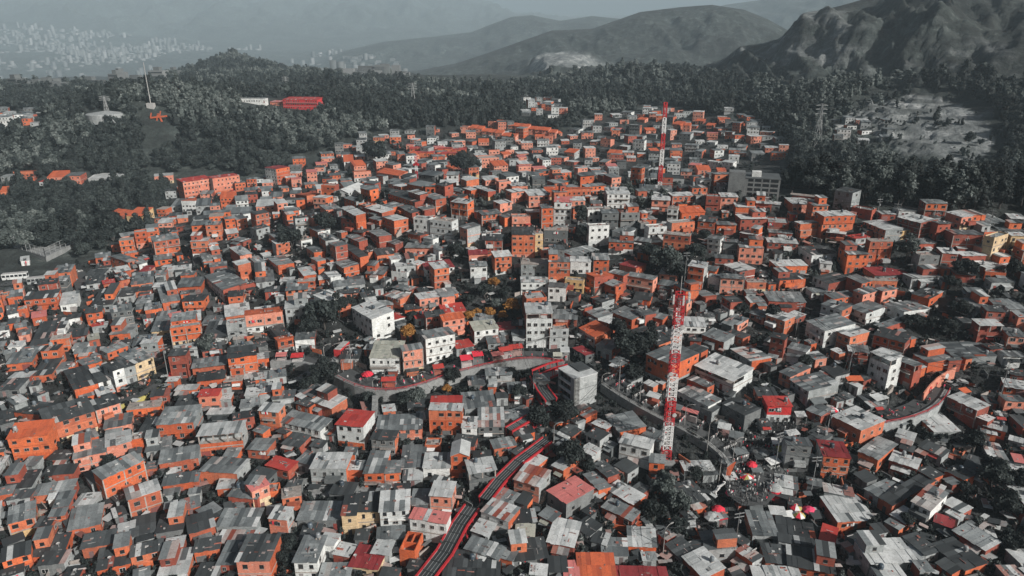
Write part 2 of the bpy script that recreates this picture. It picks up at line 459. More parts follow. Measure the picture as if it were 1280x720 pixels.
for n in list(hm.node_tree.nodes):
    if n.type != 'OUTPUT_MATERIAL': hm.node_tree.nodes.remove(n)
pv = hm.node_tree.nodes.new('ShaderNodeVolumePrincipled')
pv.inputs['Color'].default_value = (.68, .87, 1.0, 1)
pv.inputs['Density'].default_value = HAZE if 'HAZE' in globals() else .0001
pv.inputs['Anisotropy'].default_value = -.1
hm.node_tree.links.new(pv.outputs[0], [n for n in hm.node_tree.nodes if n.type == 'OUTPUT_MATERIAL'][0].inputs['Volume'])
me.materials.append(hm)
ho = link('haze', me); ho['kind'] = 'stuff'
scene.cycles.use_denoising = True
scene.cycles.max_bounces = 6; scene.cycles.diffuse_bounces = 2; scene.cycles.glossy_bounces = 2
scene.cycles.transparent_max_bounces = 8; scene.cycles.volume_bounces = 1
# ------------------------------------------------------------------ houses
WALL = {'o': 'brick_orange', 'r': 'brick_red', 'p': 'plaster_salmon', 'w': 'plaster_white', 'g': 'plaster_grey', 'k': 'concrete_dark', 'y': 'plaster_cream', 'm': 'paint_red'}
ROOF = {'g': 'roof_grey', 'l': 'roof_light', 'd': 'roof_dark', 's': 'band_concrete', 'R': 'roof_red', 'M': 'roof_maroon', 'P': 'roof_pink', 'O': 'roof_tile', 'r': 'roof_rust', 'C': 'roof_tan', 'G': 'roof_light', 'U': 'band_concrete'}
WALL_SAY = {'o': 'orange brick', 'r': 'dark red brick', 'p': 'salmon', 'w': 'white', 'g': 'grey plastered', 'k': 'dark concrete', 'y': 'cream', 'm': 'bright red'}
ROOF_SAY = {'g': 'grey sheet roof', 'l': 'pale sheet roof', 'd': 'dark sheet roof', 's': 'flat slab roof', 'R': 'red sheet roof', 'M': 'maroon roof', 'P': 'pink roof', 'O': 'orange tiled roof', 'r': 'rust-patched roof', 'C': 'tan roof', 'G': 'pale gabled roof', 'U': 'no roof'}

def window_parts(kind):
    """unit opening, 1 wide, 1 high, facing -y, origin at the middle of its foot: pane with sill, and the frame round it."""
    t = .06
    b = MB(); b.box(-.5, .5, -.04, .10, 0, 1, 'glass_dark', rng.random()); b.box(-.5 - t, .5 + t, -.13, .10, -t * 1.6, 0, 'band_concrete', .5)
    f = MB()
    if kind != 'bare':
        r = {'grille': .1, 'sash': .6, 'pale': .95}[kind]
        f.box(-.5 - t, -.5, -.08, .10, 0, 1 + t, 'frame_pale', r); f.box(.5, .5 + t, -.08, .10, 0, 1 + t, 'frame_pale', r); f.box(-.5, .5, -.08, .10, 1, 1 + t, 'frame_pale', r)
    if kind == 'grille':
        for x in (-.25, 0, .25): f.box(x - .02, x + .02, -.08, -.05, 0, 1, 'frame_pale', .1)
    if kind in ('sash', 'pale'): f.box(-.03, .03, -.075, -.045, 0, 1, 'frame_pale', r)
    return b, f
WIN_B = {k: window_parts(k) for k in ('grille', 'sash', 'pale', 'bare')}
WIN = {k: (v[0].mesh('window'), v[1].mesh('frame') if v[1].f else None) for k, v in WIN_B.items()}

class Sink:
    """Gathers a house: into objects of its own, or into one shared mesh."""
    def __init__(s, root=None, shared=None, M=None):
        s.root = root; s.shared = shared; s.M = M; s.parts = []
    def part(s, name):
        if s.shared is not None:
            s.shared.T = s.M; return s.shared
        b = MB(); s.parts.append((name, b)); return b
    def window(s, x, y, z, rz, wd, ht, kind):
        L = Matrix.Translation((x, y, z)) @ Matrix.Rotation(rz, 4, 'Z') @ Matrix.Diagonal((wd, 1, ht, 1))
        if s.shared is not None:
            T = s.M @ L
            for b in WIN_B[kind]:
                o = len(s.shared.v)
                s.shared.v.extend([tuple(T @ Vector(p)) for p in b.v])
                s.shared.f.extend([tuple(i + o for i in f) for f in b.f]); s.shared.m.extend(b.m); s.shared.r.extend(b.r)
        else:
            o = link('window', WIN[kind][0], s.root); o.matrix_local = L
            if WIN[kind][1]: link('frame', WIN[kind][1], o)
    def done(s):
        if s.shared is not None: s.shared.T = None; return
        roof = None
        for n, b in s.parts:
            o = b.build(n, roof if roof is not None and n in ('water_tank', 'dish_antenna') else s.root)
            if n == 'roof': roof = o

def make_house(sink, w, d, H, wl, rf, low=None, seed=0, windows=True, fine=True, open_top=False, nst=None):
    q = random.Random(seed)
    ns = nst or max(1, round(H / 2.8)); hs = H / ns
    wm = WALL[wl]; r0 = q.random()
    side = wm
    if wl in 'wgkyp' and q.random() < .42: side = q.choice(['brick_orange', 'brick_orange', 'plaster_grey', 'brick_red'])
    if wl == 'o' and q.random() < .35: side = q.choice(['brick_red', 'brick_red', 'plaster_grey'])
    lowm = WALL[low] if low else None
    if lowm is None and ns > 1 and q.random() < .22 and wl in 'orp': lowm = q.choice(['plaster_white', 'plaster_salmon', 'plaster_grey', 'brick_red', 'plaster_cream'])
    W = sink.part('wall')
    over = .55 if (ns > 1 and q.random() < .3) else 0
    x0, x1 = -w / 2, w / 2
    par = rf in 'sU'
    Ht = H + (.45 if par and q.random() < .6 else 0)
    for s in range(ns):
        zb = s * hs if s else -7; zt = (s + 1) * hs if s < ns - 1 else H
        fm = lowm if (lowm and s == 0) else wm
        y0 = 0 if (s == ns - 1 or not over) else over
        if open_top and s == ns - 1 and ns > 1:
            # an open upper floor: posts, a low parapet and a back wall
            for xx in np.linspace(x0 + .15, x1 - .15, max(3, int(w / 3) + 1)):
                W.box(xx - .15, xx + .15, y0 + .1, y0 + .4, zb, zt, 'band_concrete', .5)
            W.box(x0, x1, y0, y0 + .15, zb, zb + 1.0, fm, r0)
            W.box(x0, x0 + .15, y0 + .15, d, zb, zb + 1.0, side, r0); W.box(x1 - .15, x1, y0 + .15, d, zb, zb + 1.0, side, r0)
            W.box(x0 + .15, x1 - .15, d * .55, d, zb, zt, side, r0)
            continue
        sidem = side if fm == wm else (fm if q.random() < .5 else side)
        W.box(x0, x1, y0, d, zb, zt, [fm, fm, fm, sidem, sidem, sidem], min(1, max(0, r0 + q.uniform(-.3, .3))))
    if rf == 'U':
        W.box(x0, x1, 0, .2, H, H + 1.9, wm, r0); W.box(x0, x1, d - .2, d, H, H + 1.9, wm, r0)
        W.box(x0, x0 + .2, .2, d - .2, H, H + 1.9, wm, r0); W.box(x1 - .2, x1, .2, d - .2, H, H + 1.9, wm, r0)
        W.box(x0 + .2, x1 - .2, d * .45, d * .45 + .2, H, H + 1.7, wm, r0)
        W.box(-.1, .1, d * .45 + .2, d - .2, H, H + 1.7, wm, r0)
    elif Ht > H:
        for a in ((x0, x1, 0, .15), (x0, x1, d - .15, d), (x0, x0 + .15, .15, d - .15), (x1 - .15, x1, .15, d - .15)):
            W.box(*a, H, Ht, side if a[2] else wm, r0)
    # floor bands and corner posts of the concrete frame
    if ns > 1 and q.random() < .75:
        B = sink.part('floor_band')
        cm = 'band_concrete' if q.random() < .6 or wm == 'band_concrete' else wm
        for s in range(1, ns):
            y0 = -.05 if not over or s == ns - 1 else over - .05
            B.box(x0 - .05, x1 + .05, y0 - (.0 if s < ns - 1 or not over else 0), d + .05, s * hs - .24, s * hs + .02, cm, q.random())
        if wl in 'orp' and q.random() < .5 and fine:
            for xx in ([x0, x1] if w < 6 else [x0, 0.0, x1]):
                B.box(xx - .14, xx + .14, -.045, .12, 0, H - .3, cm, q.random())
    # roof
    Rf = sink.part('roof'); rm = ROOF[rf]
    e = .35 if fine else .2
    if rf in 'gldRMPrCO':
        fall = q.uniform(.03, .09) if rf != 'O' else .2
        sgn = 1 if q.random() < .75 else -1          # which edge is low
        za, zb2 = (0, fall * d) if sgn > 0 else (fall * d * .7, 0)
        if abs(zb2 - za) > .08:
            hi = max(za, zb2)
            W.add([(x0, .0, H), (x1, .0, H), (x1, d, H), (x0, d, H), (x0, 0, H + za + .01), (x1, 0, H + za + .01), (x1, d, H + zb2 + .01), (x0, d, H + zb2 + .01)],
                  [(3, 2, 1, 0), (4, 5, 6, 7), (0, 1, 5, 4), (1, 2, 6, 5), (2, 3, 7, 6), (3, 0, 4, 7)], [side, side, wm, side, side, side], r0)
        n = max(3, int(w / (1.0 if fine else 1.6))); rows = max(1, min(4, int(d / 2.6))) if fine else 1
        base = q.random() * .55
        ya, yb = -e - (.4 if q.random() < .3 else 0), d + .2
        for i in range(n):
            for k in range(rows):
                u0, u1 = x0 - .25 + (w + .5) * i / n, x0 - .25 + (w + .5) * (i + 1) / n
                v0, v1 = ya + (yb - ya) * k / rows, ya + (yb - ya) * (k + 1) / rows
                if k == 0: v0 += q.uniform(-.12, .12)
                zf = lambda v: H + .07 + za + (zb2 - za) * v / d + k * .03
                dz = q.choice([0, .05, .10]); th = .05
                sm = rm; rr = min(1, max(0, base + .2 + q.gauss(0, .24)))
                if fine:
                    t = q.random()
                    if rf in 'gd' and t < .02: sm = 'roof_rust'
                    elif rf in 'gd' and t < .055: sm = 'roof_light'
                    elif rf == 'l' and t < .10: sm = 'roof_grey'
                    elif rf == 'r': sm = q.choice(['roof_rust', 'roof_rust', 'roof_light', 'roof_grey'])
                    elif rf in 'RP' and t < .08: sm = 'roof_light'
                vs = [(u0, v0, zf(v0) + dz), (u1, v0, zf(v0) + dz), (u1, v1, zf(v1) + dz), (u0, v1, zf(v1) + dz)]
                vs += [(a, b, c + th) for a, b, c in vs]
                Rf.hexa(vs, sm, rr)
        if fine:
            for _ in range(q.randint(0, 7)):        # stones, planks and scrap that weigh the sheets down
                a = q.uniform(x0, x1 - .6); b = q.uniform(.2, d - .6); z = zf(b) + .1
                l1, l2 = q.choice([(.3, .3), (.25, .3), (.4, .3), (1.6, .15), (.12, 1.8), (.7, .5)])
                Rf.box(a, a + l1, b, b + l2, z - .2, z + q.uniform(.04, .22), 'clutter', q.random())
        top = H + .12 + max(za, zb2) * .6
    elif rf == 'G':
        hr = min(1.6, w * .22); e2 = .3
        Rf.add([(x0 - e2, -e2, H - .1), (0, -e2, H + hr), (x1 + e2, -e2, H - .1), (x0 - e2, d + .2, H - .1), (0, d + .2, H + hr), (x1 + e2, d + .2, H - .1),
                (x0 - e2, -e2, H + .0), (0, -e2, H + hr + .1), (x1 + e2, -e2, H + .0), (x0 - e2, d + .2, H + .0), (0, d + .2, H + hr + .1), (x1 + e2, d + .2, H + .0)],
               [(6, 7, 10, 9), (7, 8, 11, 10), (0, 3, 4, 1), (1, 4, 5, 2), (0, 1, 7, 6), (1, 2, 8, 7), (3, 9, 10, 4), (4, 10, 11, 5), (0, 6, 9, 3), (2, 5, 11, 8)], rm, q.random())
        W.add([(x0, 0.02, H), (x1, 0.02, H), (0, 0.02, H + hr), (x0, d, H), (x1, d, H), (0, d, H + hr)], [(0, 1, 2), (4, 3, 5)], wm, r0)
        top = H + .3
    else:
        zt = H + (0 if rf == 's' else 0)
        Rf.box(x0 + .16, x1 - .16, .16, d - .16, H - .05, H + .06, 'band_concrete' if rf == 'U' or q.random() < .5 else 'plaster_grey', q.random())
        if rf == 's':
            if Ht == H: Rf.box(x0 - .12, x1 + .12, -.15, d + .1, H + .062, H + .2, 'band_concrete', q.random())
            if fine:
                for _ in range(q.randint(2, 6)):
                    a = q.uniform(x0 + .3, x1 - 1); b = q.uniform(.4, d - 1)
                    Rf.box(a, a + q.uniform(.3, 1.2), b, b + q.uniform(.3, .9), H + .055, H + q.uniform(.25, .8), 'clutter', q.random())
                for xx in (x0 + .25, x1 - .25):
                    for yy in (.25, d - .25):
                        if q.random() < .5: Rf.box(xx - .12, xx + .12, yy - .12, yy + .12, H, H + q.uniform(.7, 1.3), 'band_concrete', .4)
        top = H + .2
    # a half-built room on the roof
    if fine and q.random() < .2 and w > 5.5 and d > 5 and rf in 'gdsl' and wl in 'orpgk' and not open_top:
        U = sink.part('upper_room'); uw = w * q.uniform(.38, .6); ux = q.choice([x0 + .1, x1 - uw - .1]); uy = d * q.uniform(.25, .4); uh = q.uniform(2.2, 2.7)
        um = q.choice(['brick_orange', 'brick_orange', 'brick_red', side])
        U.box(ux, ux + uw, uy, d - .1, H, H + uh + .3, um, q.random())
        for k in range(max(2, int(uw / 1.1))):
            n_ = max(2, int(uw / 1.1)); a = ux - .2 + (uw + .4) * k / n_
            zz_ = H + uh + .32 + q.choice([0, .05])
            U.hexa([(a, uy - .35, zz_), (a + (uw + .4) / n_, uy - .35, zz_), (a + (uw + .4) / n_, d + .1, zz_ + .35), (a, d + .1, zz_ + .35), (a, uy - .35, zz_ + .05), (a + (uw + .4) / n_, uy - .35, zz_ + .05), (a + (uw + .4) / n_, d + .1, zz_ + .4), (a, d + .1, zz_ + .4)], q.choice(['roof_grey', 'roof_grey', 'roof_dark', 'roof_light', 'roof_rust']), q.random())
        sink.window(ux + uw / 2, uy, H + .9, 0, .9, .9, 'bare')
    # lean-to rooms in front and an outside stair
    if fine and q.random() < .42 and w > 4:
        N_ = sink.part('lean_to'); aw = min(w, q.uniform(2.2, 4.2)); ax = q.uniform(x0, x1 - aw); ad = q.uniform(1.3, 2.4); ah = q.uniform(1.9, 2.5)
        am = q.choice([wm, 'brick_orange', 'plaster_grey', 'concrete_dark', 'brick_red', 'plaster_white'])
        if ns > 1 and q.random() < .35: N_.box(ax, ax + aw, -ad, -.07, hs - .2, hs + 1.1, am, q.random())
        else:
            N_.box(ax, ax + aw, -ad, -.07, -5, ah, am, q.random()); k_ = max(2, int(aw / 1.0)); rm2 = q.choice(['roof_grey', 'roof_dark', 'roof_light', 'roof_rust', rm])
            for i in range(k_):
                a = ax - .2 + (aw + .4) * i / k_; b_ = a + (aw + .4) / k_; zz_ = ah + .05 + q.choice([0, .05])
                N_.hexa([(a, -ad - .35, zz_), (b_, -ad - .35, zz_), (b_, -.07, zz_ + .3), (a, -.07, zz_ + .3), (a, -ad - .35, zz_ + .05), (b_, -ad - .35, zz_ + .05), (b_, -.07, zz_ + .35), (a, -.07, zz_ + .35)], rm2, q.random())
    if fine and ns > 1 and q.random() < .2:
        N_ = sink.part('outside_stair'); sg = q.choice((-1, 1)); xs_ = x1 + .06 if sg > 0 else x0 - .96; k_ = int(hs / .35)
        for i in range(k_): N_.box(xs_, xs_ + .9, .2 + i * .34, .2 + (i + 1) * .34, -3, (i + 1) * .35, 'band_concrete', .3 + .3 * (i % 2))
    # washing and awnings on the front
    if fine and q.random() < .22:
        A_ = sink.part('awning' if q.random() < .5 else 'washing'); a = q.uniform(x0, x1 - 2); zz_ = (ns - 1) * hs + (1.0 if A_ else 0)
        if len(sink.parts) and sink.parts[-1][0] == 'awning' or (sink.shared is not None and q.random() < .5):
            zz_ = 2.3; A_.hexa([(a, -1.2, zz_ - .35), (a + 2.4, -1.2, zz_ - .35), (a + 2.4, -.06, zz_), (a, -.06, zz_), (a, -1.2, zz_ - .3), (a + 2.4, -1.2, zz_ - .3), (a + 2.4, -.06, zz_ + .05), (a, -.06, zz_ + .05)], q.choice(['roof_red', 'roof_grey', 'cloth_white', 'roof_tan']), q.random())
        else:
            for k in range(4): A_.box(a + k * .5, a + k * .5 + .4, -.3, -.26, zz_ + .5, zz_ + 1.2 + .3 * (k % 2), q.choice(['cloth_white', 'cloth_white', 'cloth_red', 'plaster_grey', 'cloth_dark']), q.random())
    # openings
    if windows:
        kinds = ['bare', 'bare', 'bare', 'bare', 'grille', 'sash', 'pale'] if wl in 'ork' else ['sash', 'grille', 'bare', 'bare', 'pale']
        kd = q.choice(kinds)
        door_at = q.randint(0, max(0, int(w / 2.4) - 1))
        for s in range(ns):
            if open_top and s == ns - 1 and ns > 1: continue
            y0 = 0 if (s == ns - 1 or not over) else over
            n = max(1, int(w / 2.15))
            if n > 2 and q.random() < .35: n -= 1
            wd = min(w / n * .6, q.uniform(.8, 1.3)); ht = q.uniform(.85, 1.2)
            for i in range(n):
                x = x0 + w * (i + .5) / n + q.uniform(-.2, .2)
                if s == 0 and i == door_at and fine: continue
                if q.random() < .08: continue
                sink.window(x, y0, s * hs + hs * .38, 0, wd * q.uniform(.7, 1.15), ht * q.uniform(.8, 1.1), kd if q.random() < .7 else q.choice(kinds))
            m = int(d / 3.4)
            for i in range(m):
                for sd_, rz in ((x1, R(90)), (x0, R(-90))):
                    if q.random() < (.55 if side == wm else .3):
                        y = y0 + (d - y0) * (i + .5) / m
                        sink.window(sd_, y, s * hs + hs * .4, rz, min(1.1, wd), ht * .9, kd)
        if fine:
            D = sink.part('door')
            n = max(1, int(w / 2.5)); x = x0 + w * (min(door_at, n - 1) + .5) / n
            wd = q.choice([.45, .45, .5, 1.1]) if w > 5 else .45; y0 = over if ns > 1 else 0
            D.box(x - wd, x + wd, y0 - .05, y0 + .1, .05, min(2.15, hs - .4), 'door_metal', q.random())
    if fine:
        if q.random() < .3 and w > 4 and d > 4:
            T = sink.part('water_tank'); a = q.uniform(x0 + 1, x1 - 1); b = q.uniform(d * .4, d - 1); rr = q.choice([.5, .6])
            for dx in (-.35, .35): T.box(a + dx - .1, a + dx + .1, b - .5, b + .5, top - .35, top + .25, 'band_concrete', .4)
            T.lathe([(rr, .25), (rr * 1.03, .6), (rr, 1.15), (rr * .75, 1.35), (.2, 1.42)], 10, 'tank_plastic', q.random(), (a, b, top))
        if ns > 1 and q.random() < .28 and not over:
            B = sink.part('balcony'); z = (ns - 1) * hs; bw = w * q.uniform(.45, .95); bx = q.choice([x0, x1 - bw, -bw / 2])
            B.box(bx, bx + bw, -1.0, -.06, z - .14, z + .04, 'band_concrete', .4)
            rm_ = q.choice(['frame_pale', 'steel_grey', wm])
            if rm_ == wm: B.box(bx, bx + bw, -1.0, -.88, z + .042, z + .9, wm, r0)
            else:
                for k in range(int(bw / .45) + 1):
                    xx = bx + min(bw - .05, k * .45); B.box(xx, xx + .05, -.98, -.93, z + .04, z + .9, rm_, .3)
                B.box(bx, bx + bw, -.99, -.92, z + .9, z + .97, rm_, .3)
        if q.random() < .18:
            A = sink.part('dish_antenna'); a = q.uniform(x0 + .5, x1 - .5)
            A.bar((a, d * .3, top - .3), (a, d * .3, top + .9), .07, 'steel_grey', .5)
            A.lathe([(.02, 0), (.25, .04), (.42, .14), (.4, .16), (.23, .07), (.02, .03)], 10, 'frame_pale', .9, (a, d * .3 - .1, top + .8))
    sink.done()
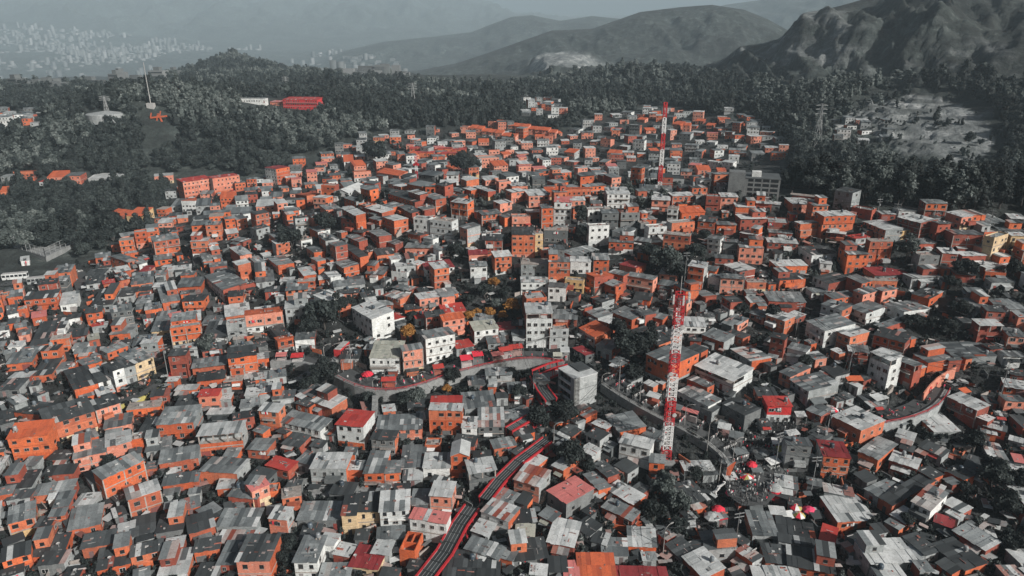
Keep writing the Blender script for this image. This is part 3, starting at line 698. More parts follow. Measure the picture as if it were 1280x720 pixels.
# ------------------------------------------------------------------ survey of the houses
# per tile (origin in picture px, quarter-px units): eave start, eave end, roof depth or back corner, visible wall height, walls+roof(+ground floor), flags
SURVEY = """
T 0 540
30 35 240 12 60 130 oO
368 138 530 100 70 70 pg
530 78 655 48 60 70 pl
655 48 715 38 45 60 os
512 238 718 142 55 130 og
640 345 802 292 740,250 105 or
483 695 650 655 100 50 od
393 582 582 545 55 60 od
162 628 320 600 80 40 od
0 648 158 600 70 90 od
250 418 322 408 95 70 og
40 462 172 425 75 85 ogy
340 490 500 455 85 50 og
370 365 470 358 60 35 gl
168 322 362 292 48 42 og
210 222 370 205 45 45 rd
228 135 362 128 60 45 kd
20 285 160 268 65 35 gd
30 345 150 330 40 30 gg
0 320 40 312 30 55 og
585 538 668 518 105 40 gl
672 522 775 495 85 40 gd
780 515 915 492 95 38 kd
652 628 810 590 50 70 od
812 590 925 570 40 50 ol
790 720 935 700 110 40 gl
1140 320 1285 335 70 60 rg
895 392 1010 362 60 32 og
1015 430 1110 380 70 34 pg
945 510 1075 470 85 60 od
955 605 1110 578 55 55 od
1080 472 1280 470 80 50 gg o
1088 655 1205 655 100 55 rg
1215 635 1330 632 70 60 wl
1085 548 1270 550 45 25 gr
970 722 1085 718 80 40 kd
795 160 990 128 55 60 og
812 265 990 240 35 55 og
998 200 1185 215 80 60 og
1085 285 1165 278 22 28 ol
988 25 1208 5 60 100 ol o
180 480 248 470 80 60 od
175 668 330 655 50 60 kd
T 320 540
50 165 160 195 55 42 rR
195 150 275 168 65 42 gg
272 190 450 190 85 80 gl
454 190 540 190 45 60 ol
540 212 637 212 115 70 og
640 212 723 208 115 65 ogo
724 172 842 168 95 45 gg
735 235 830 232 35 40 gl
838 72 928 72 14 32 os
832 180 972 180 78 60 wl
976 118 1062 118 66 110 oG
1066 205 1200 185 60 95 kl o
870 318 978 325 75 90 pl
618 395 765 385 88 110 wl
778 362 868 360 70 32 gg
768 430 950 458 36 100 wP
427 418 500 415 118 95 yd
505 405 615 400 100 80 yd
205 440 420 438 85 50 kg
-30 300 72 258 30 100 pP
44 310 112 302 30 50 os
130 335 225 318 48 70 os
65 432 150 440 185,385 90 pl
-100 645 66 645 150,520 110 pd
190 655 305 655 135 80 wg
313 560 388 570 80 60 wl
385 612 463 628 70 40 rl
468 662 612 682 100 50 yM
580 602 664 612 100 60 gl
718 622 795 632 100 45 oU
305 724 480 720 60 32 gg
1125 400 1262 450 90 70 wr
1030 575 1230 640 80 50 gg
935 722 1215 730 130 40 kd
1190 620 1290 650 50 50 og
T 640 540
58 152 122 178 195,138 45 ol
207 162 258 188 370,150 55 ol
10 235 135 275 235,215 75 pr
178 300 272 365 437,302 60 kP
355 208 440 300 470,255 40 og
402 165 480 228 540,208 45 rd
470 285 605 364 672,325 45 ol
450 375 600 445 675,415 42 og
175 550 308 578 120 45 rl
312 465 398 520 470,440 30 gd
397 545 470 565 580,480 40 gd
583 567 722 577 86 50 ol
452 612 580 618 80 32 gg
335 730 520 730 100 32 yO
525 732 780 738 60 30 rM
270 732 330 732 80 30 pP
0 450 130 440 80 32 kd
135 415 200 450 265,425 30 rg
18 515 110 520 42 28 gC
0 640 180 620 90 32 kd
538 55 690 90 55 90 wl
640 15 745 55 830,0 40 gg
685 150 765 160 36 80 og
862 192 1010 188 45 42 gl
880 362 985 335 112 32 gd
952 215 1035 212 34 28 gd
1205 508 1330 515 105 60 gg o
1112 590 1210 660 1240,615 60 or
945 500 985 590 1110,560 55 og
855 625 960 730 1065,690 60 ol
765 560 850 640 960,600 45 kd
1210 732 1300 740 70 32 gl
342 85 400 118 455,105 60 gl
372 10 440 42 520,28 65 wd
185 690 275 690 62 30 kd
T 960 540
278 122 412 135 450,60 105 oM
450 108 548 150 635,58 50 og
608 142 743 187 795,148 50 rl
748 190 828 238 882,190 55 od
485 290 552 330 612,242 34 gg
556 328 622 368 725,208 55 od
612 412 692 460 732,372 36 gl
722 345 815 390 892,315 90 wr
870 350 985 412 1040,382 50 rl
825 452 928 487 975,435 34 kM
932 490 1092 590 1140,545 55 rg
270 300 440 330 490,278 26 gr
350 450 535 440 118 42 ol
380 520 470 600 600,540 34 kd
510 650 742 640 105 60 gl
560 740 700 735 85 40 gl
136 560 243 578 112 50 gd
55 545 132 558 118 60 gd
246 580 320 605 118 42 rR
0 515 55 515 105 50 gg
-10 645 95 652 80 50 od
100 657 335 705 90 50 od
0 735 170 740 60 32 gl
980 172 1062 200 1102,152 50 gd
1105 195 1220 215 50 34 gl
1110 130 1200 142 70 32 kr
1240 150 1300 160 30 30 kP
1225 200 1310 215 50 30 gl
1200 735 1290 732 50 30 kr
825 560 990 690 1050,630 40 kd
T 0 360
300 85 382 74 45 40 wl
325 160 405 150 35 38 wd
238 208 328 198 60 38 wd
160 152 230 140 25 40 oP
250 262 345 250 20 65 os
342 245 435 232 25 30 rd
118 62 280 45 30 60 od
90 115 135 108 30 40 os
38 180 95 172 25 36 og
80 202 130 192 30 40 og
100 242 140 235 40 32 pg
0 45 35 40 25 45 os
36 50 110 38 28 40 og
150 290 245 278 90 34 od
32 382 158 368 45 38 og
160 440 258 430 65 38 od
35 455 155 448 45 42 rl
268 412 345 402 50 28 gg
320 408 378 400 15 28 os
375 522 492 490 372,403 55 od
490 472 560 452 505,405 60 wd
420 390 505 362 32 42 og
566 415 615 398 560,345 110 wdp
618 398 672 382 630,310 90 gd
674 380 766 345 740,290 85 yg
548 238 650 230 45 42 og
757 220 850 210 85 36 yg
720 112 810 100 36 42 og
860 172 928 158 60 34 oP
931 170 1003 160 40 42 ol
850 208 1003 188 16 90 os
910 70 1018 65 30 55 od
1012 255 1132 246 70 38 wd
1008 182 1110 175 45 24 gg
1128 184 1226 174 16 90 gs
1128 145 1250 128 45 36 ol
660 290 762 280 40 28 kg
868 318 985 300 25 60 gs
960 400 1130 380 36 50 og
985 465 1122 448 32 50 od
1138 350 1280 330 40 110 od
1150 412 1220 405 12 60 os
1110 472 1218 462 14 42 os
985 545 1095 538 42 80 pR
1035 635 1155 630 26 42 kl o
875 592 993 585 48 42 rd
875 515 980 510 20 28 ol
780 686 965 672 78 85 og
632 612 800 592 32 42 os
690 720 785 715 80 50 gd
478 608 598 572 45 90 pd
520 700 655 675 590,640 50 pg
230 685 470 612 70 110 od
75 580 128 560 215,490 70 gl
195 640 288 585 240,525 42 gd
0 690 70 672 70 32 kd
455 90 560 80 68 36 gd
525 20 570 15 16 24 os
585 45 670 38 50 32 gd
460 197 535 186 14 30 gR
445 265 495 255 40 32 oC
670 20 760 10 18 32 od
680 90 750 82 50 32 kg
812 75 900 60 860,0 42 og
360 305 430 298 26 32 wg
370 330 470 318 20 32 og
45 140 88 132 50 32 wg
0 215 28 210 30 32 wg
40 300 105 292 26 28 wl
1200 600 1290 590 36 42 kg
1165 660 1270 642 32 60 rd
1225 540 1290 535 42 32 gl
1222 460 1290 446 22 32 gl
1098 560 1155 555 46 42 gl
T 320 360
480 98 578 157 682,122 100 wl
-55 152 133 130 36 80 pOw
148 12 255 5 40 50 og
145 105 256 95 32 95 gl
259 98 335 85 26 48 og
350 65 435 35 42 80 wl
405 110 480 92 26 42 oO
365 100 402 92 22 32 gl
600 90 690 80 30 34 og
640 35 720 57 785,40 50 or
738 108 835 98 26 38 od
685 165 745 150 36 30 wR
800 155 872 145 28 38 wR
818 62 918 48 36 60 pl
922 50 1000 36 22 60 pg
935 125 1048 112 36 34 pR
935 165 1042 150 16 90 pOw
1092 215 1212 200 40 60 wC
1216 210 1295 200 30 38 wM
1090 162 1190 155 26 28 gg
848 262 995 235 930,200 110 wg
998 305 1092 290 52 34 gR
725 318 842 302 42 120 pgy
568 350 720 350 72 80 wC
195 270 292 262 70 46 wg
108 272 188 255 26 60 oOw
105 240 165 225 46 34 kd
0 360 65 350 46 42 ol
0 455 45 450 22 34 ol
50 455 150 440 30 28 gg
5 612 120 622 162,575 100 ol
278 565 378 602 465,560 52 ol
192 572 272 598 22 42 od
120 668 320 715 388,665 60 wg
402 682 535 697 82 110 wRo
345 728 398 735 42 32 gg
602 715 828 705 75 60 pg
862 575 1040 572 38 60 oR
866 612 1028 615 36 120 ol
1044 605 1200 590 70 42 gg
1112 695 1240 692 86 60 kr
1025 700 1108 700 66 60 wl
815 655 862 650 46 32 wg
637 620 697 612 28 34 ol
1150 435 1280 430 30 60 gg
1065 485 1148 480 40 32 kg
1212 655 1290 650 56 42 gg
262 52 345 38 30 28 od
400 25 520 22 25 28 pd
525 45 600 35 30 28 gd
1160 275 1250 268 30 32 gg
80 560 190 550 40 24 gg
0 530 75 520 42 32 ol
T 640 360
72 132 203 130 55 170 wl o
182 215 292 208 32 95 gs
207 152 325 157 40 34 og
338 200 414 248 492,228 42 oOw
428 158 515 188 577,170 46 ol
372 118 430 150 495,128 38 og
500 120 600 160 625,122 42 og
615 108 672 140 745,118 65 wg
680 140 760 160 812,140 50 og
595 212 735 285 800,262 42 od
702 205 790 250 825,222 36 od
305 305 368 340 400,318 34 kM
420 290 500 312 530,270 50 gg
672 338 800 392 955,335 110 ogg
918 385 1110 465 1195,410 62 wl o
868 455 985 505 1035,480 42 og
832 515 982 592 1040,560 50 wg
938 595 1005 625 1050,590 55 gd
1050 580 1165 640 1240,600 70 kd
952 235 1060 272 1140,252 48 og
305 610 370 650 440,635 42 or
475 645 540 722 660,688 42 gg
400 680 470 710 515,700 42 ol
1100 310 1200 370 1290,345 28 gr
830 190 970 195 40 60 wl
915 20 970 50 1020,40 42 rg
0 235 68 235 26 42 gg
0 185 50 185 16 34 od
0 662 110 622 60 32 gg
T 960 360
5 65 190 72 42 42 rg
325 55 440 40 26 60 og
470 35 563 10 30 70 pg
568 20 652 5 22 60 pg
408 95 492 128 572,100 55 wg
195 165 285 215 405,178 80 wg
342 222 415 252 520,188 75 ol
540 185 575 200 648,160 42 og
530 235 685 275 735,245 70 od
395 310 512 325 46 60 rg o
515 322 615 365 645,335 150 wl o
640 355 735 395 765,378 110 rg o
725 330 805 375 880,328 42 og
868 335 912 368 958,350 50 og
850 275 930 345 1060,290 34 gg
985 355 1075 335 36 50 od
720 30 808 55 928,42 46 od
680 125 810 108 56 42 wg
1050 188 1185 190 42 85 rl o
1012 95 1118 95 40 46 gg
1122 80 1198 85 30 46 wg
1200 102 1290 105 40 42 wg
1205 240 1290 248 36 70 pg
1180 340 1290 345 26 42 wg
1190 565 1290 570 30 70 pg
900 545 1045 612 1075,575 80 rl
1045 650 1090 668 1112,630 60 rl
1078 690 1190 720 1260,700 42 ol
98 302 190 325 232,300 50 wg
192 325 240 360 285,340 42 pg
58 420 112 445 245,420 60 pg
115 458 205 515 348,480 70 gg
0 590 120 592 42 80 mRw
320 645 465 718 595,668 60 ol
390 640 495 620 30 24 gd
830 720 960 715 90 24 gl
1100 305 1185 300 25 42 rd
85 135 140 155 195,140 34 rl
212 22 320 15 20 32 wg
T 0 180
68 152 165 148 15 32 oO
0 165 45 165 13 30 gg
235 168 320 165 15 30 pO
325 160 400 158 13 40 pg
440 175 530 172 20 26 gl
535 165 620 160 18 26 gl
190 190 250 190 13 22 wR
0 240 30 238 12 20 oO
770 170 865 163 20 32 pl
520 360 628 375 30 28 oO
632 360 710 362 26 40 yO
855 312 905 310 26 26 gg
908 300 975 300 26 40 wO
978 310 1050 305 26 40 gg
1100 272 1175 268 16 50 oO
1178 285 1240 280 18 36 wg
1020 362 1098 355 26 32 og
1102 350 1210 345 22 28 gg
1215 340 1280 335 20 32 og
957 408 1042 402 16 75 og
1045 365 1116 360 15 80 os
1120 378 1180 372 12 65 og
1182 380 1235 370 16 50 og
952 492 1036 488 18 80 ol
1040 510 1095 500 16 42 ol
960 375 1030 370 16 24 gg
768 490 895 472 22 90 og
262 648 350 640 30 75 og
555 508 628 500 14 36 od
478 575 553 565 26 50 og
480 620 555 612 16 32 gd
640 592 690 578 660,540 50 og
694 602 735 592 36 32 wg
578 642 652 628 20 42 ol
595 690 650 680 42 32 od
515 700 575 690 16 26 oR
655 705 762 692 50 32 og
770 660 832 655 30 32 gg
835 635 955 622 18 26 gl
740 640 775 610 12 38 pM
765 715 845 710 16 24 gl
885 716 1005 708 36 42 og
1200 565 1258 555 1200,510 70 pl
1050 622 1135 612 26 32 rg
1025 660 1115 730 1215,690 50 wg
1190 715 1290 690 40 42 rd
1155 480 1215 490 20 28 rg
1225 235 1290 230 13 28 pg
1000 250 1060 248 12 28 pg
425 660 515 655 26 32 gd
430 700 515 690 30 32 gd
105 585 142 580 15 26 wl
T 320 180
0 315 92 310 26 42 pl
70 265 130 262 16 32 pg
155 342 225 335 26 24 ws
305 225 378 220 16 42 pl
255 280 325 270 36 28 oO
195 285 250 280 26 46 og
388 240 462 245 42 38 wG
440 215 500 210 20 24 pg
530 240 618 235 22 42 og
430 320 500 358 542,348 90 ol
418 365 498 380 16 70 rd
440 270 500 290 20 42 og
545 318 630 345 665,325 42 ol
560 370 620 385 16 42 og
638 240 820 300 850,275 42 od
730 240 810 250 20 24 gg
755 200 830 215 870,195 36 og
840 215 925 215 16 32 og
930 225 1022 240 16 32 og
718 312 780 345 825,338 42 og
632 368 690 388 775,378 60 ol
838 255 902 282 985,270 60 og
975 290 1055 300 1120,290 85 olw
785 372 866 380 16 75 ws
868 382 978 395 20 85 ws
1028 218 1080 235 1110,230 38 ol
1088 215 1160 240 1185,230 42 ol
1210 195 1280 190 16 46 ps
1020 412 1055 425 1145,420 100 pgy
1130 355 1225 345 16 50 og
1220 300 1280 290 16 42 pl
1240 370 1290 360 16 42 og
1130 455 1225 450 13 42 ws
568 438 615 465 668,450 50 og
445 458 520 492 565,480 34 og
480 435 545 445 16 34 rd
410 490 530 575 560,560 38 od
655 490 700 505 745,490 42 og
752 448 828 462 850,440 42 od
832 470 888 480 948,468 42 wg
745 520 906 522 26 42 pg
912 535 982 520 20 38 wg
852 630 992 615 36 48 wM
1065 555 1158 552 20 42 pM
1072 612 1155 608 16 75 wg
1195 565 1278 558 22 90 olw
605 555 690 545 26 42 od
670 580 740 572 26 60 wl
700 620 798 612 36 60 gl
800 610 850 590 16 50 pl
670 640 760 650 13 42 ws
65 452 105 480 165,465 42 pg
135 430 205 420 16 22 gg
225 485 280 475 22 34 ws
340 480 400 470 20 34 pg
252 520 290 545 335,530 42 pg
272 570 310 590 370,580 42 pg
398 590 440 620 530,605 50 og
0 600 50 590 50 42 pg
60 570 110 610 170,580 42 pg
0 690 90 680 60 32 gg
240 660 300 650 36 42 ol
310 680 370 675 16 42 ol
200 690 300 685 16 50 os
120 690 190 685 20 32 gl
345 640 375 670 430,655 60 wl
390 715 545 700 36 42 gg
290 380 350 372 30 38 pd
350 330 420 320 20 32 pg
1115 75 1215 70 13 46 ps
1190 110 1260 105 13 42 pO
440 90 488 88 16 42 wO
490 110 550 105 13 38 pO
490 150 575 145 13 38 pO
600 140 720 160 16 32 pO
T 640 180
0 215 78 212 20 34 pl
85 260 185 255 24 55 pl
212 290 298 292 22 120 wP
150 322 208 320 16 100 og
380 335 510 330 14 60 ws
378 415 495 410 12 100 ws
300 325 378 322 12 50 og
478 250 590 250 28 70 wl
160 240 250 238 22 42 oO
254 240 395 235 20 42 oO
360 215 478 205 16 42 og
590 275 695 270 30 34 gg
640 230 800 235 20 32 gg
700 278 790 282 16 60 pl
805 262 915 258 16 50 ol
918 262 970 260 12 50 gs
972 265 1042 268 12 70 rs
1045 264 1130 266 15 65 pl
1120 315 1218 318 16 50 ol
1222 295 1300 300 24 42 rl
1145 375 1275 372 18 60 rl
0 370 92 368 16 50 ps
0 458 113 458 42 110 od
116 450 155 448 16 110 ys
160 432 280 434 13 60 ks
150 537 245 532 12 32 ps
300 560 430 530 30 24 kg
45 602 178 606 30 85 gs
45 692 180 692 24 60 wl
185 592 288 592 26 120 og
293 588 395 590 22 60 wl
265 682 358 690 16 60 ys
372 662 412 680 478,645 70 oO
478 640 563 662 600,640 70 og
567 662 705 685 26 70 pg
538 605 620 625 688,605 42 pM
502 435 560 450 632,432 42 wg
485 490 608 495 20 60 ogw
610 480 690 490 16 34 kg
545 350 640 348 20 80 ks
642 398 688 395 14 50 ks
685 422 775 417 16 80 ws
758 450 890 463 14 90 os
800 402 915 392 16 60 os
850 345 965 340 18 42 oO
930 385 1015 393 26 60 od
1018 402 1130 405 20 42 og
972 468 1048 480 16 80 wg
1052 490 1138 495 16 60 kg
1140 448 1225 462 22 42 rl
1140 517 1258 522 20 80 pg
1062 605 1140 640 1225,632 50 wl
1045 668 1162 675 16 80 pg
978 662 1043 672 16 60 wg
1015 570 1110 575 13 50 rd
1170 692 1280 692 22 60 os
778 322 830 326 12 80 ws
T 960 180
95 252 300 274 14 32 rs
125 302 260 302 26 42 pl
0 300 65 305 16 32 gl
282 362 438 356 22 100 ol
418 320 520 337 14 42 rs
135 387 165 402 248,382 80 ol
245 395 298 392 16 60 os
0 395 105 402 26 50 rs
0 442 128 450 16 34 rg
0 492 150 500 20 50 rl
285 442 395 455 16 50 rl
398 458 440 475 505,468 50 oR
480 387 590 430 655,418 50 pl
595 435 735 430 20 50 yg
652 365 765 395 842,385 80 rl
842 400 925 398 30 80 rg
570 352 640 352 13 32 rl
930 455 1075 460 26 80 rg
735 500 845 497 26 42 rg
760 562 860 562 20 70 ks
868 546 955 550 32 70 rl
960 560 1105 558 22 50 rl
1060 522 1122 517 12 50 ps
1122 478 1212 450 20 110 ys
1218 458 1290 460 14 80 yl
1010 402 1200 392 36 24 kg
1150 432 1290 436 26 24 kg
1215 372 1290 376 16 34 kl o
220 556 345 546 36 42 wd
258 596 325 602 392,562 55 wl
400 550 505 550 30 90 og
508 488 630 488 14 120 os
42 612 198 608 26 46 ol
60 682 188 673 26 50 od
225 666 305 700 405,680 50 wd
535 657 705 650 34 28 kM
490 682 660 687 20 42 os
715 672 865 666 28 34 gl
760 690 835 690 18 34 gl
1090 620 1225 602 30 28 gl
1078 642 1200 652 12 42 os
1120 692 1235 692 18 42 gg
"""
# ------------------------------------------------------------------ place the surveyed houses
class H: pass
houses = []
def solve(ax, ay, bx, by, dd, hpx, code, flags, seed):
    """roof eave given in picture px -> footprint on the terrain."""
    z = height(0, 200) + 6
    g = ground_at((ax + bx) / 2, (ay + by) / 2, 5)
    z = g.z
    for _ in range(3):
        A = on_plane(ax, ay, z); B = on_plane(bx, by, z)
        m = (A + B) / 2
        t = (m - CAM).dot(FW)
        dep = math.asin(max(.08, (CAM.z - z) / (m - CAM).length))
        hh = max(2.5, hpx * t / F / math.cos(dep))
        g = ground_at((ax + bx) / 2, (ay + by) / 2, hh)
        z = g.z
    A = on_plane(ax, ay, z); B = on_plane(bx, by, z)
    u = (B - A); w = u.length; u.normalize()
    n = Vector((-u.y, u.x, 0))          # into the picture
    if isinstance(dd, tuple):
        C = on_plane(dd[0], dd[1], z); d = (C - B).dot(n)
    else:
        C = on_plane(bx, by - dd, z); d = (C - B).dot(n) / max(.5, n.dot(Vector((C - B)).normalized()) ** 0 if False else 1)
    h = H(); h.w = min(24, max(3.2, w)); h.d = min(20, max(3.6, d)); h.H = min(18, hh * 1.1)
    mid = (A + B) / 2
    h.rz = math.atan2(u.y, u.x)
    h.c = Vector((mid.x, mid.y, z - h.H))
    h.code = code; h.flags = flags; h.seed = seed; h.px = (ax + bx) / 2; h.py = (ay + by) / 2
    h.n = n; h.u = u
    h.scr = (abs(bx - ax) + 4) * (hpx + (dd if not isinstance(dd, tuple) else 12)) 
    return h
def foot(h, m=0.0):
    c = Vector((h.c.x, h.c.y)); u = Vector((h.u.x, h.u.y)); n = Vector((h.n.x, h.n.y))
    a = h.w / 2 + m
    return [c - u * a - n * m, c + u * a - n * m, c + u * a + n * (h.d + m), c - u * a + n * (h.d + m)]
def sat(P, Q):
    for poly in (P, Q):
        for i in range(4):
            e = poly[(i + 1) % 4] - poly[i]; ax = Vector((-e.y, e.x))
            p = [ax.dot(v) for v in P]; q = [ax.dot(v) for v in Q]
            if max(p) < min(q) or max(q) < min(p): return False
    return True
ox = oy = 0
for i, ln in enumerate(SURVEY.strip().splitlines()):
    t = ln.split()
    if t[0] == 'T': ox, oy = int(t[1]), int(t[2]); continue
    f = lambda v, o: o + float(v) / 4
    ax, ay, bx, by = f(t[0], ox), f(t[1], oy), f(t[2], ox), f(t[3], oy)
    if ',' in t[4]:
        a, b = t[4].split(','); dd = (f(a, ox), f(b, oy))
    else: dd = float(t[4]) / 4
    houses.append(solve(ax, ay, bx, by, dd, float(t[5]) / 4, t[6], t[7] if len(t) > 7 else '', i + 11))
print('surveyed', len(houses))
# houses whose plans collide: shrink the depth of the one behind
for k in range(3):
    for i, a in enumerate(houses):
        for b in houses[:i]:
            if (a.c - b.c).length > 30: continue
            if sat(foot(a, -.05), foot(b, -.05)):
                q = a if a.d * a.w < b.d * b.w else b
                if q.d > 4.2: q.d *= .86
                if q.w > 4: q.w *= .95

# ------------------------------------------------------------------ smaller houses that fill the slopes between
KEEP = [   # places without houses (picture px): streets, market, trees, escalator
    [(425, 470), (560, 425), (745, 440), (770, 480), (905, 540), (975, 552), (990, 590), (972, 632), (925, 655), (890, 600), (760, 520), (640, 484), (500, 521), (425, 514)],
    [(575, 350), (650, 350), (668, 400), (580, 405)], [(770, 400), (815, 400), (815, 480), (770, 480)], [(530, 725), (578, 632), (690, 540), (700, 556), (615, 625), (560, 725)],
    [(660, 455), (720, 450), (770, 530), (690, 530), (640, 545), (640, 520), (690, 500)], [(820, 590), (865, 620), (850, 680), (790, 680), (800, 620)],
    [(1190, 550), (1280, 570), (1280, 720), (1240, 720), (1190, 640)], [(1100, 500), (1240, 440), (1260, 470), (1200, 540), (1130, 545)],
    [(-100, 280), (120, 290), (100, 345), (60, 372), (-100, 372)], [(100, 335), (115, 372), (90, 430), (70, 430), (80, 360)], [(240, 280), (275, 400), (255, 400), (228, 290)],
    [(380, 390), (430, 390), (430, 480), (380, 480)], [(815, 310), (880, 290), (890, 340), (800, 350)], [(1090, 380), (1200, 380), (1200, 450), (1150, 430), (1090, 410)],
    [(325, 425), (345, 400), (430, 400), (430, 500), (350, 500)], [(190, 425), (220, 420), (225, 480), (140, 520), (140, 495), (195, 475)], [(385, 607), (480, 607), (480, 622), (385, 625)],
    [(940, 180), (985, 200), (980, 255), (910, 250), (910, 215)], [(180, 195), (270, 195), (270, 225), (180, 225)],
]
grid = {}
def cell(v): return int(v.x // 14), int(v.y // 14)
def reg(h):
    c = h.c + h.n * (h.d / 2); grid.setdefault(cell(c), []).append(h)
for h in houses: reg(h)
def free(h, m):
    c = h.c + h.n * (h.d / 2); i, j = cell(c); P = foot(h, m)
    for a in (-1, 0, 1, 2, -2):
        for b in (-1, 0, 1, 2, -2):
            for o in grid.get((i + a, j + b), ()):
                if sat(P, foot(o, 0)): return False
    return True
q = random.Random(21)
def near_house(p):
    best = None; bd = 1e9
    for h in houses[:NS]:
        d = (h.c - p).length_squared
        if d < bd: bd = d; best = h
    return best, math.sqrt(bd)
NS = len(houses)
fill = []
def try_fill(px, py, lo, hi, codes, gap, one=.75, jit=.12):
    g = ground_at(px, py)
    nb, nd = near_house(g)
    h = H()
    h.w = q.uniform(lo, hi); h.d = q.uniform(lo, hi) * .9
    h.H = 2.7 if q.random() < one else (5.4 if q.random() < .75 else 8.1)
    h.rz = (nb.rz if nd < 60 else math.atan2(-g.x, g.y) * .5 + q.choice([-.5, 0, 0, .3])) + q.gauss(0, jit)
    h.u = Vector((math.cos(h.rz), math.sin(h.rz), 0)); h.n = Vector((-h.u.y, h.u.x, 0))
    h.c = g; h.code = q.choice(codes); h.flags = ''; h.seed = q.randint(1, 10 ** 6); h.px = px; h.py = py; h.scr = 50
    if free(h, gap):
        reg(h); fill.append(h); return True
    return False
def pick(poly, n, lo, hi, codes, gap, one, y0, y1, x0=-30, x1=1310, keep=True):
    c = 0
    for _ in range(n):
        px, py = q.uniform(x0, x1), q.uniform(y0, y1)
        if not in_poly(np.array([px]), np.array([py]), poly)[0]: continue
        if keep and any(in_poly(np.array([px]), np.array([py]), k)[0] for k in KEEP): continue
        c += try_fill(px, py, lo, hi, codes, gap, one)
    return c
grey_codes = ['kd', 'gd', 'ol', 'od', 'gg', 'kd', 'rd', 'og', 'gd', 'kg', 'gl', 'og']
left_codes = ['og', 'od', 'og', 'gd', 'kg', 'og', 'rd', 'pg']
n1 = pick(TOWN, 1700, 4.2, 6.8, grey_codes, .4, .9, 420, 735)
n2 = pick(TOWN, 2400, 5, 8, left_codes + ['wg', 'pl', 'ol', 'og', 'os'], .4, .45, 225, 430)
n3 = pick(TOWN, 2400, 2.4, 4.0, grey_codes, .2, 1.0, 250, 735)
far_codes = ['pl', 'pg', 'og', 'pO', 'wl', 'pl', 'gg', 'pP', 'wg', 'rg', 'gl', 'og', 'kg', 'gg', 'kg', 'gd', 'wg', 'pO', 'og', 'ol', 'pl']
for xa_, xb_ in ((-330, -30), (1310, 1590)):      # the slopes go on beyond the frame
    pick(TOWN, 1300, 5.5, 9, left_codes + ['wg', 'gl', 'kd', 'ol'], .6, .6, 290, 760, xa_, xb_)
n4 = pick(TOWN, 3600, 6, 10.5, far_codes, .6, .6, 138, 236)
OUT = [[(905, 140), (960, 155), (960, 180), (905, 175)], [(920, 172), (985, 178), (975, 205), (925, 205)], [(1040, 150), (1115, 150), (1115, 180), (1040, 180)], [(655, 125), (705, 125), (705, 148), (655, 148)], [(0, 140), (50, 136), (50, 158), (0, 160)], [(440, 175), (520, 170), (520, 195), (440, 200)]]
for P in OUT:
    pick(P, 60, 6, 10, ['pl', 'gg', 'wg', 'og', 'kg', 'gl'], .8, .6, min(p[1] for p in P), max(p[1] for p in P), min(p[0] for p in P), max(p[0] for p in P), False)
# terraces of identical tiled houses on the far slope
for (xa, ya, xb, yb, n) in ((582, 166, 640, 179, 8), (614, 160, 690, 173, 10), (517, 194, 578, 196, 8), (520, 200, 575, 202, 7)):
    for k in range(n):
        g = ground_at(xa + (xb - xa) * k / (n - 1), ya + (yb - ya) * k / (n - 1))
        h = H(); h.w = 6.2; h.d = 8; h.H = 5.2 + k % 3 * .5; h.rz = -.35 if ya < 190 else 0; h.u = Vector((math.cos(h.rz), math.sin(h.rz), 0)); h.n = Vector((-h.u.y, h.u.x, 0))
        h.c = g; h.code = 'pO' if ya < 190 else 'oR'; h.flags = ''; h.seed = k + 5; h.px = xa; h.py = ya; h.scr = 20
        fill.append(h); reg(h)
print('fill', n1, n2, n3, n4, len(fill))

# ------------------------------------------------------------------ names and labels
MARKS = [('radio mast', 835, 545), ('square concrete block', 725, 485), ('white apartment house', 465, 400), ('longest escalator', 560, 690), ('sports court', 45, 318),
         ('market square', 935, 610), ('far striped mast', 828, 225), ('apartment block pair', 258, 230), ('grey institute', 945, 235), ('white tower block', 345, 215), ('planted slope', 605, 375),
         ('hill road bend', 1160, 515), ('red street railing', 530, 472), ('orange tiled gable', 740, 715), ('bright red shop', 965, 515), ('wooded gully', 1240, 620), ('big dark tree', 790, 440),
         ('small striped mast', 521, 215), ('yellow ramp', 175, 485), ('unroofed brick shell', 510, 690), ('concrete ramp stair', 365, 478), ('awning house', 481, 450), ('stilt house', 1238, 410), ('forest villa', 155, 270),
         ('mural wall', 1165, 485), ('cream street building', 178, 455), ('round pale tent', 968, 608)]
ORD = ['nearest', 'second', 'third', 'fourth', 'fifth', 'sixth', 'seventh', 'eighth', 'ninth', 'tenth', 'eleventh', 'twelfth']
NUM = ['', 'one-storey', 'two-storey', 'three-storey', 'four-storey', 'five-storey', 'six-storey']
def look(h):
    ns = max(1, round(h.H / 2.8))
    return (WALL_SAY[h.code[0]], NUM[min(6, ns)], ROOF_SAY[h.code[1]])
def label_all(hs):
    by = {}
    for h in hs: by.setdefault(look(h), []).append(h)
    for lk, grp in by.items():
        left = list(grp)
        base = f'{lk[0]} {lk[1]} house with {lk[2]}'
        # nearest of its kind to some landmark, then second nearest and so on
        order = {m: sorted(grp, key=lambda h: (h.px - m[1]) ** 2 + (h.py - m[2]) ** 2) for m in MARKS}
        for h in grp:
            if len(grp) == 1: h.label = base + ', the only such house'; continue
            best = min(MARKS, key=lambda m: order[m].index(h) * 1000 + math.hypot(h.px - m[1], h.py - m[2]))
            k = order[best].index(h)
            h.label = f'{base}, {ORD[k]} such {"to" if k == 0 else "from"} the {best[0]}' if k < 12 else base
